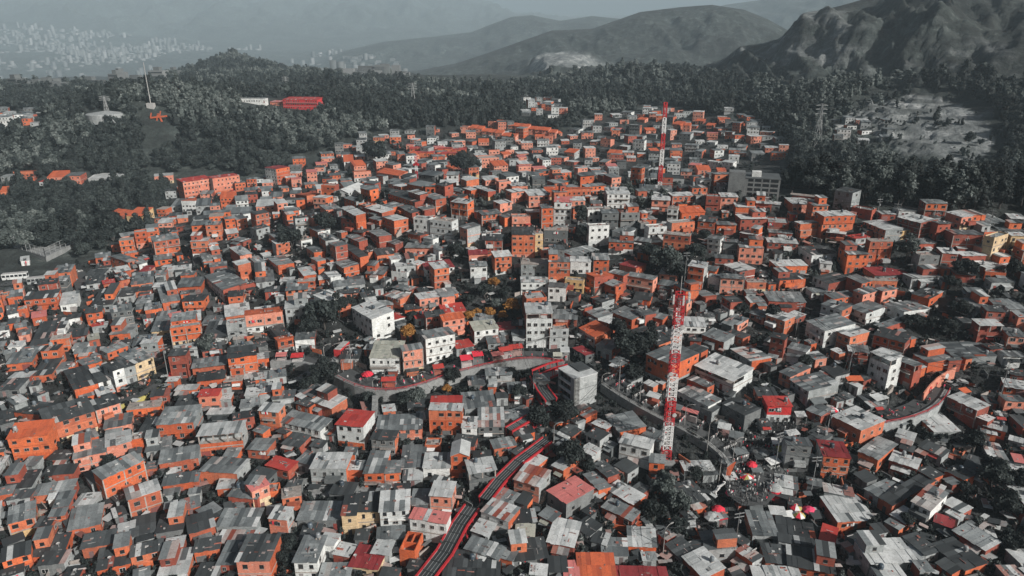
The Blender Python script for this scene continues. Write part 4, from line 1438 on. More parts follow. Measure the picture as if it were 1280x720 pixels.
        # singular wording check
ALLH = houses + fill
for h in ALLH:
    p = proj(h.c + Vector((0, 0, h.H)))
    h.t = p[2] if p else 1e9
    h.area = (h.w * (h.H + h.d * .6)) / h.t ** 2
cand = sorted([h for h in ALLH if h.t < 1e8 and -20 < h.px < 1300 and h.py < 728], key=lambda h: -h.area)
single = cand[:315]
label_all(single)
for h in ALLH: h.single = False
for h in single: h.single = True
GROUPS = 'houses crowded on the hillside'
NAMES = {'o': 'brick_house', 'r': 'brick_house', 'p': 'plastered_house', 'w': 'plastered_house', 'g': 'plastered_house', 'k': 'concrete_house', 'y': 'plastered_house', 'm': 'painted_house'}
shared = MB()
for h in ALLH:
    low = h.code[2] if len(h.code) > 2 else None
    op = 'o' in h.flags
    if h.single:
        root = empty(NAMES[h.code[0]], h.c, h.rz)
        tag(root, h.label, 'house', GROUPS)
        make_house(Sink(root), h.w, h.d, h.H, h.code[0], h.code[1], low, h.seed, open_top=op)
    else:
        M = Matrix.Translation(h.c) @ Matrix.Rotation(h.rz, 4, 'Z')
        make_house(Sink(None, shared, M), h.w, h.d, h.H, h.code[0], h.code[1], low, h.seed, fine=h.t < 330, windows=h.t < 900, open_top=op)
o = shared.build('small_houses'); tag(o, 'hundreds of small brick and plastered houses packed between the larger ones and up the far slope', 'houses', kind='stuff')
print('objects', len(bpy.data.objects), 'shared faces', len(shared.f))
# ------------------------------------------------------------------ streets, walls, railings
def path_pts(px, dz=0.0, step=3.0):
    P = [ground_at(x, y, dz) for x, y in px]
    out = [P[0]]
    for a, b in zip(P, P[1:]):
        n = max(1, int((b - a).length / step))
        for k in range(1, n + 1): out.append(a.lerp(b, k / n))
    zs = [p.z for p in out]
    for _ in range(10):
        zs = [zs[0]] + [(zs[i - 1] + 2 * zs[i] + zs[i + 1]) / 4 for i in range(1, len(zs) - 1)] + [zs[-1]]
    xy = [(p.x, p.y) for p in out]
    for _ in range(3):
        xy = [xy[0]] + [((xy[i - 1][0] + 2 * xy[i][0] + xy[i + 1][0]) / 4, (xy[i - 1][1] + 2 * xy[i][1] + xy[i + 1][1]) / 4) for i in range(1, len(xy) - 1)] + [xy[-1]]
    return [Vector((a, b, z)) for (a, b), z in zip(xy, zs)]
def normals(P):
    N = []
    for i in range(len(P)):
        d = P[min(i + 1, len(P) - 1)] - P[max(i - 1, 0)]; N.append(Vector((-d.y, d.x, 0)).normalized())
    return N
def ribbon(b, P, N, o0, o1, z0, z1, mat, r=.5):
    """closed strip between two offsets and two heights along a path."""
    vs = []; fs = []
    for p, n in zip(P, N):
        for o, z in ((o0, z0), (o1, z0), (o1, z1), (o0, z1)):
            q_ = p + n * o; vs.append((q_.x, q_.y, q_.z + z))
    for i in range(len(P) - 1):
        for k in range(4):
            fs.append((i * 4 + k, i * 4 + (k + 1) % 4, i * 4 + 4 + (k + 1) % 4, i * 4 + 4 + k))
    fs += [(3, 2, 1, 0), tuple(len(vs) - 4 + k for k in range(4))]
    b.add(vs, fs, mat, r)
def street(name, px, width, dz, wall_h, wall_mat, rail_mat, wall_label, rail_label, kerb=True):
    P = path_pts(px, dz); N = normals(P)
    b = MB(); ribbon(b, P, N, 0, width, -.6, 0, 'asphalt', .6); o = b.build('street'); o['kind'] = 'structure'
    if kerb:
        b = MB(); ribbon(b, P, N, .05, 1.2, .004, .13, 'concrete', .5); o = b.build('pavement'); o['kind'] = 'structure'
    b = MB(); ribbon(b, P, N, -.45, -.004, -wall_h, .25, wall_mat, .6); tag(b.build('retaining_wall'), wall_label, 'wall')
    if rail_mat:
        t = empty('street_railing', P[0]); tag(t, rail_label, 'railing')
        b = MB(); b.T = Matrix.Translation(-P[0])
        ribbon(b, P, N, -.30, -.18, .95, 1.12, rail_mat, .4); ribbon(b, P, N, -.27, -.21, .55, .63, rail_mat, .4)
        b.build('handrail', t)
        b = MB(); b.T = Matrix.Translation(-P[0])
        for p, n in zip(P[::1], N[::1]):
            q_ = p + n * -.24; b.bar(q_ + Vector((0, 0, .2)), q_ + Vector((0, 0, 1.0)), .12, rail_mat, .4)
        pp = b.build('railing_posts', t); pp['kind'] = 'stuff'
    return P, N
S1, N1 = street('a', [(418, 470), (430, 478), (445, 486), (470, 490), (495, 490), (520, 485), (545, 475), (570, 466), (600, 458), (640, 450), (665, 448), (690, 450), (705, 454)], 6.5, 3.2, 7.5, 'concrete', 'rail_red',
                'pale stone-faced retaining wall under the curved street with red railing', 'red painted railing along the outer edge of the curved street')
S2, N2 = street('b', [(752, 480), (775, 496), (800, 510), (825, 522), (845, 533), (868, 543), (888, 552), (904, 565), (911, 581)], 7.5, 2.5, 6.5, 'concrete', 'frame_pale',
                'grey retaining wall under the crowded street below the big dark tree', 'pale railing along the crowded street below the big dark tree')
S3, N3 = street('c', [(338, 452), (364, 452), (395, 455), (405, 461)], 5, 2.5, 5, 'concrete', None, 'short concrete wall under the bend where the white apartment house street begins', None)
S4, N4 = street('d', [(1088, 532), (1110, 530), (1140, 526), (1160, 520), (1176, 510), (1184, 498), (1186, 488)], 6, 2.5, 5, 'plaster_grey', 'rail_red',
                'pale curved parapet wall of the small hill road', 'low red railing round the bend of the small hill road')
S5, N5 = street('e', [(150, 507), (172, 500), (198, 489), (205, 480)], 3.5, 1.0, 4, 'yellow_paint', None, 'mossy yellow wall of the sloping ramp by the cream building', None, False)
# mural wall on the uphill side of the hill road
b = MB(); Pm = path_pts([(1152, 507), (1157, 493), (1170, 482), (1192, 474)], .5); Nm = normals(Pm)
ribbon(b, Pm, Nm, 0, .35, -2, 4.2, 'plaster_salmon', .7); t = b.build('mural_wall'); tag(t, 'curved wall painted salmon with red and pale patches on the hill road', 'wall')
b = MB()
for i in range(1, len(Pm) - 1, 2):
    d = (Pm[i + 1] - Pm[i]).normalized(); c = Pm[i] - Nm[i] * .03
    for k in range(10):
        pass
    vs = [c + d * (math.cos(a) * 1.1) + Vector((0, 0, 2.2 + 1.3 * math.sin(a))) - Nm[i] * .02 for a in np.linspace(0, 6.28, 14)[:-1]]
    b.add([tuple(v) for v in vs], [tuple(range(13))], 'paint_red' if i % 4 == 1 else 'plaster_white', .8)
b.build('mural_patch', t)
# market square
b = MB()
pz = [ground_at(*p) for p in [(903, 592), (914, 577), (935, 566), (960, 558), (978, 560), (985, 585), (974, 622), (955, 648), (925, 650), (908, 632)]]
zz = sum(p.z for p in pz) / len(pz) + .25
b.add([(p.x, p.y, max(zz, p.z + .1)) for p in pz], [tuple(range(len(pz) - 1, -1, -1))], 'asphalt', .9)
o = b.build('square_pavement'); o['kind'] = 'structure'
# terrace and steps by the gully
def steps(px, py, n, w, rise, run, mat, rz):
    b = MB(); g = ground_at(px, py); M = Matrix.Translation(g) @ Matrix.Rotation(rz, 4, 'Z'); b.T = M
    for k in range(n): b.box(-w / 2, w / 2, k * run, k * run + run * .98, -2, .3 + k * rise, mat, .3 + .4 * (k % 2))
    return b.build('stairway')
tag(steps(1170, 556, 9, 5, .32, .8, 'concrete', -.35), 'broad grey concrete steps climbing to the hill road bend', 'stairs')
tag(steps(466, 552, 22, 1.5, .34, .6, 'concrete', .1), 'narrow dark stair beside the red-roofed house', 'stairs')
tag(steps(365, 478, 14, 3.0, .3, 1.1, 'concrete', -.95), 'long concrete ramp stair climbing beside the dark tree', 'stairs')

# ------------------------------------------------------------------ covered escalators
def escalator(pxs, width, dz, label, roofed=True):
    P = [ground_at(x, y, dz) for x, y in pxs]
    t = empty('covered_escalator', ground_at(*pxs[0])); tag(t, label, 'escalator', 'covered hillside escalators')
    o = t.location.copy()
    for a, b_ in zip(P, P[1:]):
        d = (b_ - a); L = d.length; d.normalize(); s = Vector((d.y, -d.x, 0)).normalized(); u = s.cross(d) * -1
        if u.z < 0: u = -u
        M = Matrix.Translation(a - o) @ Matrix((( s.x, d.x, u.x, 0), (s.y, d.y, u.y, 0), (s.z, d.z, u.z, 0), (0, 0, 0, 1)))
        b = MB(); b.T = M; b.box(-width / 2, width / 2, 0, L, -3.4, -2.9, 'concrete', .5); b.build('deck', t)
        for sg in (-1, 1):
            b = MB(); b.T = M; x = sg * width / 2
            b.box(x - .22, x + .22, -.1, L + .1, -.25, .32, 'rail_red', .5); b.box(x - .12, x + .12, 0, L, -3.2, -2.5, 'rail_red', .6)
            for k in range(int(L / 2.6) + 1): b.box(x - .09, x + .09, min(L - .1, k * 2.6), min(L, k * 2.6 + .16), -2.5, -.25, 'rail_red', .3)
            b.build('side_girder', t)
        if roofed:
            n = max(1, int(L / 3.0))
            for k in range(n):
                b = MB(); b.T = M; y0, y1 = L * k / n + .12, L * (k + 1) / n - .12
                m = 'roof_dark'
                b.box(-width / 2 + .2, width / 2 - .2, y0, y1, -.08, .0, 'roof_dark', .1 + .3 * (k % 2))
                for x in np.linspace(-width / 2 + .25, width / 2 - .25, 5): b.box(x - .04, x + .04, y0, y1, .0, .06, 'steel_grey', .1)
                b.build('roof_panel', t)
            b = MB(); b.T = M
            for k in range(n + 1): b.box(-width / 2 + .16, width / 2 - .16, L * k / n - .08, L * k / n + .08, -.05, .12, 'roof_dark', .2)
            b.build('cross_beam', t)
        b = MB(); b.T = Matrix.Translation(-o)
        for k in range(int(L / 7) + 1):
            c = a + d * min(L - .5, k * 7 + .5) + Vector((0, 0, -3.4)); b.bar(c + Vector((0, 0, -9)), c, .6, 'concrete', .5)
        b.build('support_pier', t)
escalator([(527, 728), (556, 690), (575, 655), (590, 634)], 3.9, 3.0, 'longest covered escalator with dark roof panels and red edges at the frame foot')
escalator([(606, 624), (625, 600), (648, 577), (684, 550)], 3.3, 3.0, 'covered escalator with red edges leading uphill to the dark bushy trees')
escalator([(636, 537), (662, 522), (688, 510)], 2.8, 3.6, 'thin red-sided ramp seen from the side below the square concrete block')
escalator([(689, 500), (679, 487), (670, 470)], 3.8, 4.0, 'short steep red-edged escalator beside the square concrete block')
escalator([(669, 466), (690, 457), (706, 453)], 3.6, 4.2, 'red-edged landing ramp at the curved street end', False)

# ------------------------------------------------------------------ special buildings
def special(name, ax, ay, bx, by, dd, hpx, label, cat, wl, rf, nst, seed, ov=None):
    h = solve(ax, ay, bx, by, dd, hpx, wl + rf, '', seed)
    if ov: h.d = ov
    t = empty(name, h.c, h.rz); tag(t, label, cat)
    return h, t
h, t = special('apartment_block', 228.5, 228, 263.5, 223, 3, 21, 'brick-orange apartment block with maroon roof, nearer one of the long pair', 'apartment block', 'p', 'M', 4, 3, 11)
make_house(Sink(t), h.w, h.d, h.H, 'p', 'R', 'o', 77, nst=4)
h, t = special('apartment_block', 265.5, 224, 299, 219.5, 3, 19, 'brick-orange apartment block with maroon roof, second one of the long pair', 'apartment block', 'p', 'M', 4, 4, 11)
make_house(Sink(t), h.w, h.d, h.H, 'p', 'R', 'o', 78, nst=4)
h, t = special('tower_block', 331, 210, 345, 212, (361, 208.5), 19, 'white five-storey block with red roof edge at the wood', 'apartment block', 'w', 'M', 5, 5)
make_house(Sink(t), h.w, h.d, h.H, 'w', 'M', None, 79, nst=5)
h, t = special('institute_building', 917, 222, 976, 225, 5, 26, 'long grey institute with bands of dark windows and a taller stair block', 'building', 'k', 's', 4, 6, 14)
W_ = MB(); W_.box(-h.w / 2, h.w / 2, 0, h.d, -6, h.H, 'concrete_dark', 1.0); W_.build('wall', t)
W_ = MB(); W_.box(-h.w / 2 - 2, -h.w / 2 + 5, -.6, 6, -6, h.H + 2.6, 'concrete_dark', .8); W_.build('stair_tower', t)
W_ = MB(); W_.box(-h.w / 2 + 8, -h.w / 2 + 12, 3, 6.5, h.H + .3, h.H + 2.6, 'plaster_white', .5); W_.build('roof_hut', t)
W_ = MB(); W_.box(-h.w / 2 + 5.1, h.w / 2 + .2, -.2, h.d + .2, h.H, h.H + .3, 'roof_dark', .9); W_.build('roof', t)
for s in range(5):
    z = h.H * (s + .35) / 5; W_ = MB(); W_.box(-h.w / 2 + 6.5, h.w / 2 - .8, -.08, .1, z, z + 1.3, 'glass_dark', .6)
    for x in np.arange(-h.w / 2 + 9, h.w / 2 - 1, 3.4): W_.box(x - .3, x + .3, -.12, -.082, z, z + 1.3, 'concrete_dark', .9)
    W_.build('window_band', t)
# square concrete block with an open glazed side
h, t = special('concrete_block', 698, 461, 718, 475, (752, 470), 37, 'square bare concrete block with one dark glazed side and set-back roof slab', 'building', 'g', 's', 4, 8)
W_ = MB(); fw = h.w / 2
W_.box(-fw, fw, 1.0, h.d, -6, h.H, 'plaster_grey', .9)
W_.box(-fw, -fw + .5, 0, 1.0, -6, h.H, 'plaster_grey', .9); W_.box(fw - 1.8, fw, 0, 1.0, -6, h.H, 'plaster_grey', .9)
W_.build('wall', t)
for s in range(4):
    z = h.H * s / 4
    W_ = MB(); W_.box(-fw + .5, fw - 1.8, .02, .98, z - .25, z + .3, 'plaster_white', .4); W_.build('floor_slab', t)
    W_ = MB(); W_.box(-fw + .5, fw - 1.8, .75, .95, z + .3, z + h.H / 4 - .25, 'glass_dark', .2)
    for x in (-fw + 2, -fw + 4): W_.box(x, x + .1, .70, .748, z + .3, z + h.H / 4 - .25, 'steel_grey', .4)
    W_.build('window', t)
W_ = MB(); W_.box(-fw - .1, fw + .1, -.1, h.d + .1, h.H + .002, h.H + .3, 'roof_light', .5); W_.box(-fw + .3, fw - 3, h.d * .45, h.d - .4, h.H + .302, h.H + .7, 'roof_dark', .6); W_.build('roof', t)
for zz_ in (.33, .66):
    W_ = MB(); W_.box(fw + .002, fw + .06, 1.0, h.d, h.H * zz_ - .08, h.H * zz_ + .08, 'concrete_dark', .9); W_.build('wall_joint', t)

# ------------------------------------------------------------------ masts and poles
def lift(px, py_top, g):
    """height above g at which the line over g reaches picture row py_top."""
    lo, hi = 0, 400
    for _ in range(40):
        m = (lo + hi) / 2
        if proj(g + Vector((0, 0, m)))[1] > py_top: lo = m
        else: hi = m
    return lo
def mast(px, py, rows, w0, w1, label, first='mast_red', detail=True, name='radio_mast'):
    g = ground_at(px, py); t = empty(name, g); tag(t, label, 'radio mast')
    hs_ = [lift(px, r, g) for r in rows]       # from foot to top
    top = hs_[-1]
    wd = lambda z: w0 + (w1 - w0) * z / top
    c4 = [(-.5, -.5), (.5, -.5), (.5, .5), (-.5, .5)]
    cols = ['mast_red', 'mast_white'] if first == 'mast_red' else ['mast_white', 'mast_red']
    for k in range(len(hs_) - 1):
        b = MB(); m = cols[k % 2]; z0, z1 = hs_[k], hs_[k + 1]
        n = max(2, int(round((z1 - z0) / (1.5 if detail else 3))))
        for (cx, cy) in c4:
            b.bar((cx * wd(z0), cy * wd(z0), z0 - (3 if k == 0 else 0)), (cx * wd(z1), cy * wd(z1), z1), .14 if detail else .24, m, .4)
        for i in range(n):
            za, zb = z0 + (z1 - z0) * i / n, z0 + (z1 - z0) * (i + 1) / n
            for j in range(4):
                p, q_ = c4[j], c4[(j + 1) % 4]
                b.bar((p[0] * wd(za), p[1] * wd(za), za), (q_[0] * wd(zb), q_[1] * wd(zb), zb), .075 if detail else .14, m, .5)
                b.bar((q_[0] * wd(za), q_[1] * wd(za), za), (p[0] * wd(zb), p[1] * wd(zb), zb), .075 if detail else .14, m, .5)
                b.bar((p[0] * wd(zb), p[1] * wd(zb), zb), (q_[0] * wd(zb), q_[1] * wd(zb), zb), .15, m, .5)
        b.build('mast_section', t)
    if detail:
        b = MB()
        for x in (-.22, .22): b.bar((x, .1, 0), (x, .1, top - 2), .09, 'mast_white', .5)
        for z in np.arange(.5, top - 2, .6): b.bar((-.22, .1, z), (.22, .1, z), .06, 'mast_white', .5)
        b.build('ladder', t)
        b = MB(); b.bar((0, 0, top - .2), (0, 0, top + 4.5), .12, 'frame_pale', .8); b.build('lightning_rod', t)
        for k, (x, y) in enumerate(((-1.9, -1.2), (2.1, -1.0), (2.4, .9), (-1.7, 1.6), (.4, -2.0))):
            b = MB(); z = top - 2.6 + .3 * (k % 2)
            b.box(x - .22, x + .22, y - .15, y + .15, z, z + 2.5, 'frame_pale', .9); b.bar((x * .5, y * .5, z + .6), (x, y, z + .6), .12, 'mast_red', .5); b.bar((x * .5, y * .5, z + 1.9), (x, y, z + 1.9), .12, 'mast_red', .5)
            b.build('panel_antenna', t)
        for (x, z) in ((.9, top * .30), (-1.0, top * .55), (1.0, top * .82)):
            b = MB(); b.T = Matrix.Translation((x, -w0 * .55, z)) @ Matrix.Rotation(R(90), 4, 'X'); b.lathe([(.1, 0), (.55, .05), (.6, .3), (.5, .34)], 12, 'frame_pale', .8); b.build('dish_antenna', t)
        b = MB()
        for k in range(14):
            z = top * (.1 + .85 * rng.random()); b.box(-.9, -.55, -.5, -.2, z, z + rng.uniform(.3, .9), 'mast_red' if k % 2 else 'mast_white', .5)
        b.build('cable_boxes', t)
        b = MB(); b.box(-2.2, 2.2, -2.2, 2.2, -4, .4, 'concrete', .4); b.build('foundation', t)
    return t
mast(832, 574, [574, 560, 530, 499, 469, 440, 409, 366], 2.3, 2.1, 'tall red and white lattice radio mast with white panel antennas at its top')
mast(824, 236, [236, 227, 207, 187, 167, 147, 128], 1.7, 1.4, 'distant red and white striped mast rising out of the far houses', 'mast_white', detail=False)
t = mast(521, 223, [223, 214, 207, 195], 1.6, 1.4, 'small red-topped mast among the far houses near the tiled terraces', detail=False)
b = MB(); b.box(-2.2, 2.2, -.5, .5, 9.5, 11, 'mast_red', .5); b.build('crossarm', t)
def pole(px, py, top_row, label, kind, group):
    g = ground_at(px, py); H_ = max(4.5, lift(px, top_row, g)); t = empty('street_lamp' if kind == 'lamp' else 'utility_pole', g, rng.uniform(-.6, .6))
    tag(t, label, 'street lamp' if kind == 'lamp' else 'utility pole', group)
    b = MB(); b.bar((0, 0, -3), (0, 0, H_), .26, 'frame_pale' if kind == 'lamp' else 'steel_grey', .6, 6, .15); b.build('pole', t)
    if kind == 'lamp':
        b = MB(); p = Vector((0, 0, H_ - .1))
        for a, c in (((.5, .5)), (1.2, .9), (2.0, 1.0)):
            n = Vector((a, 0, H_ + c)); b.bar(p, n, .14, 'frame_pale', .6, 5); p = n
        b.build('arm', t)
        b = MB(); b.box(1.7, 2.5, -.13, .13, H_ + .88, H_ + 1.02, 'frame_pale', .6); b.build('lamp_head', t)
    elif kind == 'power':
        b = MB()
        for z in (H_ - .5, H_ - 1.5): b.box(-1.3, 1.3, -.08, .08, z, z + .16, 'steel_grey', .3)
        b.build('crossarm', t)
        b = MB(); b.lathe([(.2, 0), (.28, .1), (.28, .8), (.15, .9)], 8, 'steel_grey', .2, (.35, 0, H_ - 3.2)); b.build('transformer', t)
LG = 'street lamps along the market streets'; PG = 'utility poles standing among the houses'
for a in [(773, 497, 452, 'curved street lamp over the crowded street below the big dark tree, uphill one'), (799, 511, 482, 'curved street lamp over the crowded street, middle one under the radio mast'), (855, 537, 508, 'straight street lamp past the radio mast on the crowded street'),
          (407, 462, 434, 'curved street lamp beside the dark tree at the concrete ramp'), (430, 474, 452, 'double street lamp at the start of the red railing'), (467, 495, 476, 'lamp post standing below the red railing at its lowest bend'), (482, 487, 465, 'lamp post in front of the awning on the curved street'),
          (523, 484, 468, 'lamp post on the long curve of the red railing'), (600, 458, 440, 'lamp post near the red stalls of the curved street'), (649, 452, 428, 'lamp post where the curved street passes the tall white house'), (679, 440, 425, 'short lamp post before the grey box house on the curved street'),
          (667, 500, 475, 'thin lamp post inside the red escalator bend'), (692, 562, 532, 'thin lamp post among dark trees by the escalator'), (752, 486, 470, 'lamp post at the top of the crowded street'), (883, 568, 530, 'lamp post at the turn into the market square'),
          (914, 590, 552, 'tall lamp post at the market square entrance'), (898, 606, 574, 'lamp post beside the orange feather flag'), (828, 700, 662, 'thin lamp post above the white box roof')]:
    pole(a[0], a[1], a[2], a[3], 'lamp', LG)
for a in [(118, 309, 288, 'bare pole at the wood edge near the sports court'), (136, 299, 280, 'second bare pole at the wood edge behind the slim one'), (1096, 273, 248, 'utility pole with crossarms on the hill crest before the dark wood, first of the row'), (1119, 273, 254, 'utility pole with crossarms on the hill crest, middle of the row'),
          (1169, 278, 262, 'short utility pole on the hill crest between sheet roofs'), (1236, 286, 262, 'utility pole on the hill crest furthest along the row'), (1247, 508, 455, 'tall utility pole beyond the mural road'), (994, 421, 378, 'tall pole beside the round pale roof'),
          (855, 358, 315, 'slim pole beside the big grey-leaved tree'), (968, 590, 540, 'utility pole in the crowd by the bright red shop'), (1033, 545, 510, 'utility pole at the market uphill of the striped roofs'), (918, 690, 640, 'pole at the foot of the market square'),
          (1013, 620, 570, 'pole beside the market umbrellas with pink canopy'), (1060, 470, 430, 'slanting pole by the white frame house'), (1290, 500, 470, 'pole at the frame edge'), (212, 480, 430, 'pole at the street junction near the grey-leaved tree'),
          (440, 470, 430, 'pole behind the red end of the railing'), (298, 440, 410, 'pole before the mossy grey roof'), (995, 268, 246, 'short pole on the crest behind the institute')]:
    pole(a[0], a[1], a[2], a[3], 'power', PG)
def pylon(px, py, top_row, w0, label, name='power_pylon'):
    g = ground_at(px, py); Hh = max(14, lift(px, top_row, g)); t = empty(name, g); tag(t, label, 'pylon')
    b = MB(); lev = [0, .35, .65, .85, 1]
    wd = lambda f: w0 * (1 - f) + .5
    for a_, c_ in zip(lev, lev[1:]):
        for sx, sy, tx, ty in ((-1, -1, 1, -1), (1, -1, 1, 1), (1, 1, -1, 1), (-1, 1, -1, -1)):
            A = Vector((sx * wd(a_) / 2, sy * wd(a_) / 2, a_ * Hh)); B = Vector((sx * wd(c_) / 2, sy * wd(c_) / 2, c_ * Hh)); C = Vector((tx * wd(c_) / 2, ty * wd(c_) / 2, c_ * Hh))
            b.bar(A, B, .28, 'steel_grey', .6); b.bar(A, C, .18, 'steel_grey', .6)
    b.build('lattice', t)
    for f in (.78, .88, .97):
        b = MB(); b.bar((-4.5, 0, f * Hh), (4.5, 0, f * Hh), .3, 'steel_grey', .5); b.bar((-4.5, 0, f * Hh), (0, 0, f * Hh + 1.2), .2, 'steel_grey', .5); b.bar((4.5, 0, f * Hh), (0, 0, f * Hh + 1.2), .2, 'steel_grey', .5); b.build('crossarm', t)
pylon(1020, 184, 130, 5, 'steel lattice power pylon at the quarry village')
pylon(517, 136, 104, 5, 'steel lattice pylon rising out of the far wood')
pylon(134, 142, 126, 2.5, 'thin lattice pylon behind the round reservoir')
pylon(359, 120, 96, 3, 'thin lattice pylon behind the red hilltop hall')
g = ground_at(189, 134); Hh = lift(189, 78, g); t = empty('antenna_mast', g); tag(t, 'very tall thin antenna mast on the bare hilltop', 'radio mast')
b = MB(); b.bar((0, 0, -2), (0, 0, Hh), .9, 'frame_pale', .8, 5, .5); b.build('pole', t)
b = MB(); b.box(-3, 3, -2, 2, -2, 3.5, 'frame_pale', .8); b.build('equipment_hut', t)

# ------------------------------------------------------------------ far landmarks in the woods
def hall(px, py, w, d, hh, rz, wl, rf, name, label, ns=None):
    g = ground_at(px, py); t = empty(name, g, rz); tag(t, label, 'building'); make_house(Sink(t), w, d, hh, wl, rf, None, int(px), nst=ns)
hall(376, 137, 34, 16, 9, -.12, 'm', 'R', 'hilltop_hall', 'red hilltop hall among trees, its front full of windows', 3)
hall(352, 133, 22, 10, 4, -.1, 'p', 'P', 'hilltop_annex', 'low salmon annex beside the red hilltop hall', 1)
hall(312, 129, 30, 8, 4, 0, 'w', 'l', 'hilltop_shed', 'long pale shed on the wooded ridge', 1)
b = MB(); g = ground_at(133, 147); b.lathe([(15, -4), (15, 3), (14.5, 3.5), (1, 5.5)], 28, 'plaster_grey', .6); o = b.build('water_reservoir', None, False, g); tag(o, 'round pale water reservoir with low domed roof in the wood', 'reservoir')
g = ground_at(199, 151); t = empty('orange_crane', g); tag(t, 'orange angular crane frame on the bare hilltop', 'crane')
b = MB(); b.bar((-3, 0, -3), (0, 0, 6), 1.0, 'roof_tile', .3); b.bar((3, 0, -3), (0, 0, 6), 1.0, 'roof_tile', .3); b.build('frame', t)
b = MB(); b.bar((-7, 0, 2.5), (7, 0, 4), 1.3, 'roof_tile', .4); b.bar((-7, 0, 2.5), (-5.5, 0, 6.5), .8, 'roof_tile', .4); b.bar((1, 0, 3.4), (2.5, 0, 8), .7, 'roof_tile', .4); b.build('boom', t)

# ------------------------------------------------------------------ sports court, cars and buses
b = MB(); cq = [ground_at(*p, .6) for p in [(17, 309), (58, 326), (95, 305), (45, 297)]]; zc = max(p.z for p in cq)
b.add([(p.x, p.y, zc) for p in cq] + [(p.x, p.y, zc - 6) for p in cq], [(0, 1, 2, 3), (0, 4, 5, 1), (1, 5, 6, 2), (2, 6, 7, 3), (3, 7, 4, 0)], 'concrete', .9); o = b.build('sports_court'); tag(o, 'flat pale sports court at the wood edge', 'sports court')
b = MB()
for a_, c_ in zip(cq, cq[1:] + cq[:1]):
    n = int((c_ - a_).length / 4)
    for k in range(n + 1):
        p = a_.lerp(c_, k / n); b.bar((p.x, p.y, zc), (p.x, p.y, zc + 4.5), .2, 'steel_grey', .7)
    for z in (.1, 2.2, 4.4): b.bar((a_.x, a_.y, zc + z), (c_.x, c_.y, zc + z), .14, 'steel_grey', .7)
tag(b.build('court_fence'), 'tall steel post fence round the sports court', 'fence')
P5 = path_pts([(-20, 362), (20, 352), (60, 345), (95, 338), (106, 360), (98, 395), (84, 430)], .3); b = MB(); ribbon(b, P5, normals(P5), -3, 3, -.4, 0, 'asphalt', .7); o = b.build('road'); o['kind'] = 'structure'
P6 = path_pts([(236, 285), (246, 320), (258, 360), (268, 400)], .3); b = MB(); ribbon(b, P6, normals(P6), -2.2, 2.2, -.4, 0, 'asphalt', .3); o = b.build('road'); o['kind'] = 'structure'
P7 = path_pts([(385, 617), (420, 612), (450, 608), (482, 610)], .4); b = MB(); ribbon(b, P7, normals(P7), -2, 2, -.5, 0, 'concrete', .7); o = b.build('path'); o['kind'] = 'structure'
def vehicle(px, py, rz, L, Wd, Ht, mat, label, cat, bus=False, dz=.3):
    g = ground_at(px, py, dz); t = empty('bus' if bus else 'car', g, rz); tag(t, label, cat)
    b = MB()
    if bus:
        b.box(-L / 2, L / 2, -Wd / 2, Wd / 2, .35, Ht - .12, mat, .7); b.box(-L / 2 + .15, L / 2 - .15, -Wd / 2 + .12, Wd / 2 - .12, Ht - .12, Ht, 'frame_pale', .8)
    else:
        b.box(-L / 2, L / 2, -Wd / 2, Wd / 2, .3, .85, mat, .6)
        x0, x1 = -L * .34, L * .22
        b.hexa([(x0, -Wd / 2 + .05, .85), (x1, -Wd / 2 + .05, .85), (x1, Wd / 2 - .05, .85), (x0, Wd / 2 - .05, .85), (x0 + .45, -Wd / 2 + .2, Ht), (x1 - .7, -Wd / 2 + .2, Ht), (x1 - .7, Wd / 2 - .2, Ht), (x0 + .45, Wd / 2 - .2, Ht)], mat, .6)
    b.build('body', t)
    b = MB()
    if bus:
        for s in (-1, 1):
            for k in range(6):
                x = -L / 2 + L * (k + .5) / 6; y = s * (Wd / 2 + .012); b.box(x - L * .065, x + L * .065, y - .01, y + .01, Ht * .48, Ht * .8, 'glass_dark', .5)
        b.box(L / 2 + .002, L / 2 + .02, -Wd / 2 + .15, Wd / 2 - .15, Ht * .45, Ht * .82, 'glass_dark', .5)
    else:
        for s in (-1, 1): b.box(x0 + .5, x1 - .75, s * (Wd / 2 - .13) - .03, s * (Wd / 2 - .13) + .03, .92, Ht - .1, 'glass_dark', .5)
        b.box(x1 - .5, x1 - .35, -Wd / 2 + .3, Wd / 2 - .3, .95, Ht - .2, 'glass_dark', .5)
    b.build('windows', t)
    for x in (-L * .32, L * .32):
        for s in (-1, 1):
            b = MB(); b.T = Matrix.Translation((x, s * (Wd / 2 - .1), .36)) @ Matrix.Rotation(R(90), 4, 'X'); b.lathe([(.36, -.12), (.36, .12)], 10, 'cloth_dark', .1); b.build('wheel', t)
vehicle(20, 349, .30, 9.5, 2.5, 3.0, 'plaster_white', 'white bus on the road below the sports court, nearest to the frame edge', 'bus', True)
vehicle(51, 354, .36, 9.0, 2.5, 3.0, 'plaster_grey', 'grey-white bus behind the other one below the sports court', 'bus', True)
vehicle(428, 443, 1.35, 7.0, 2.4, 3.4, 'paint_red', 'red bus parked in the dark lane left of the awning house', 'bus', True)
for k, (a, b_, rz, m, l) in enumerate([(97, 341, .8, 'frame_pale', 'pale car on the road bend below the sports court'), (103, 372, 1.3, 'cloth_dark', 'dark car parked along the lane below the road bend'), (255, 352, 1.4, 'frame_pale', 'pale car in the narrow street between brick houses, lower one'),
        (247, 322, 1.4, 'cloth_dark', 'dark car in the narrow street between brick houses, upper one'), (205, 425, .3, 'frame_pale', 'pale car at the street junction by the grey-leaved tree'), (218, 470, .9, 'paint_red', 'red car in front of the cream building junction'),
        (10, 357, .3, 'cloth_dark', 'dark car ahead of the white bus')]):
    vehicle(a, b_, rz, 4.2, 1.8, 1.45, m, l, 'car')

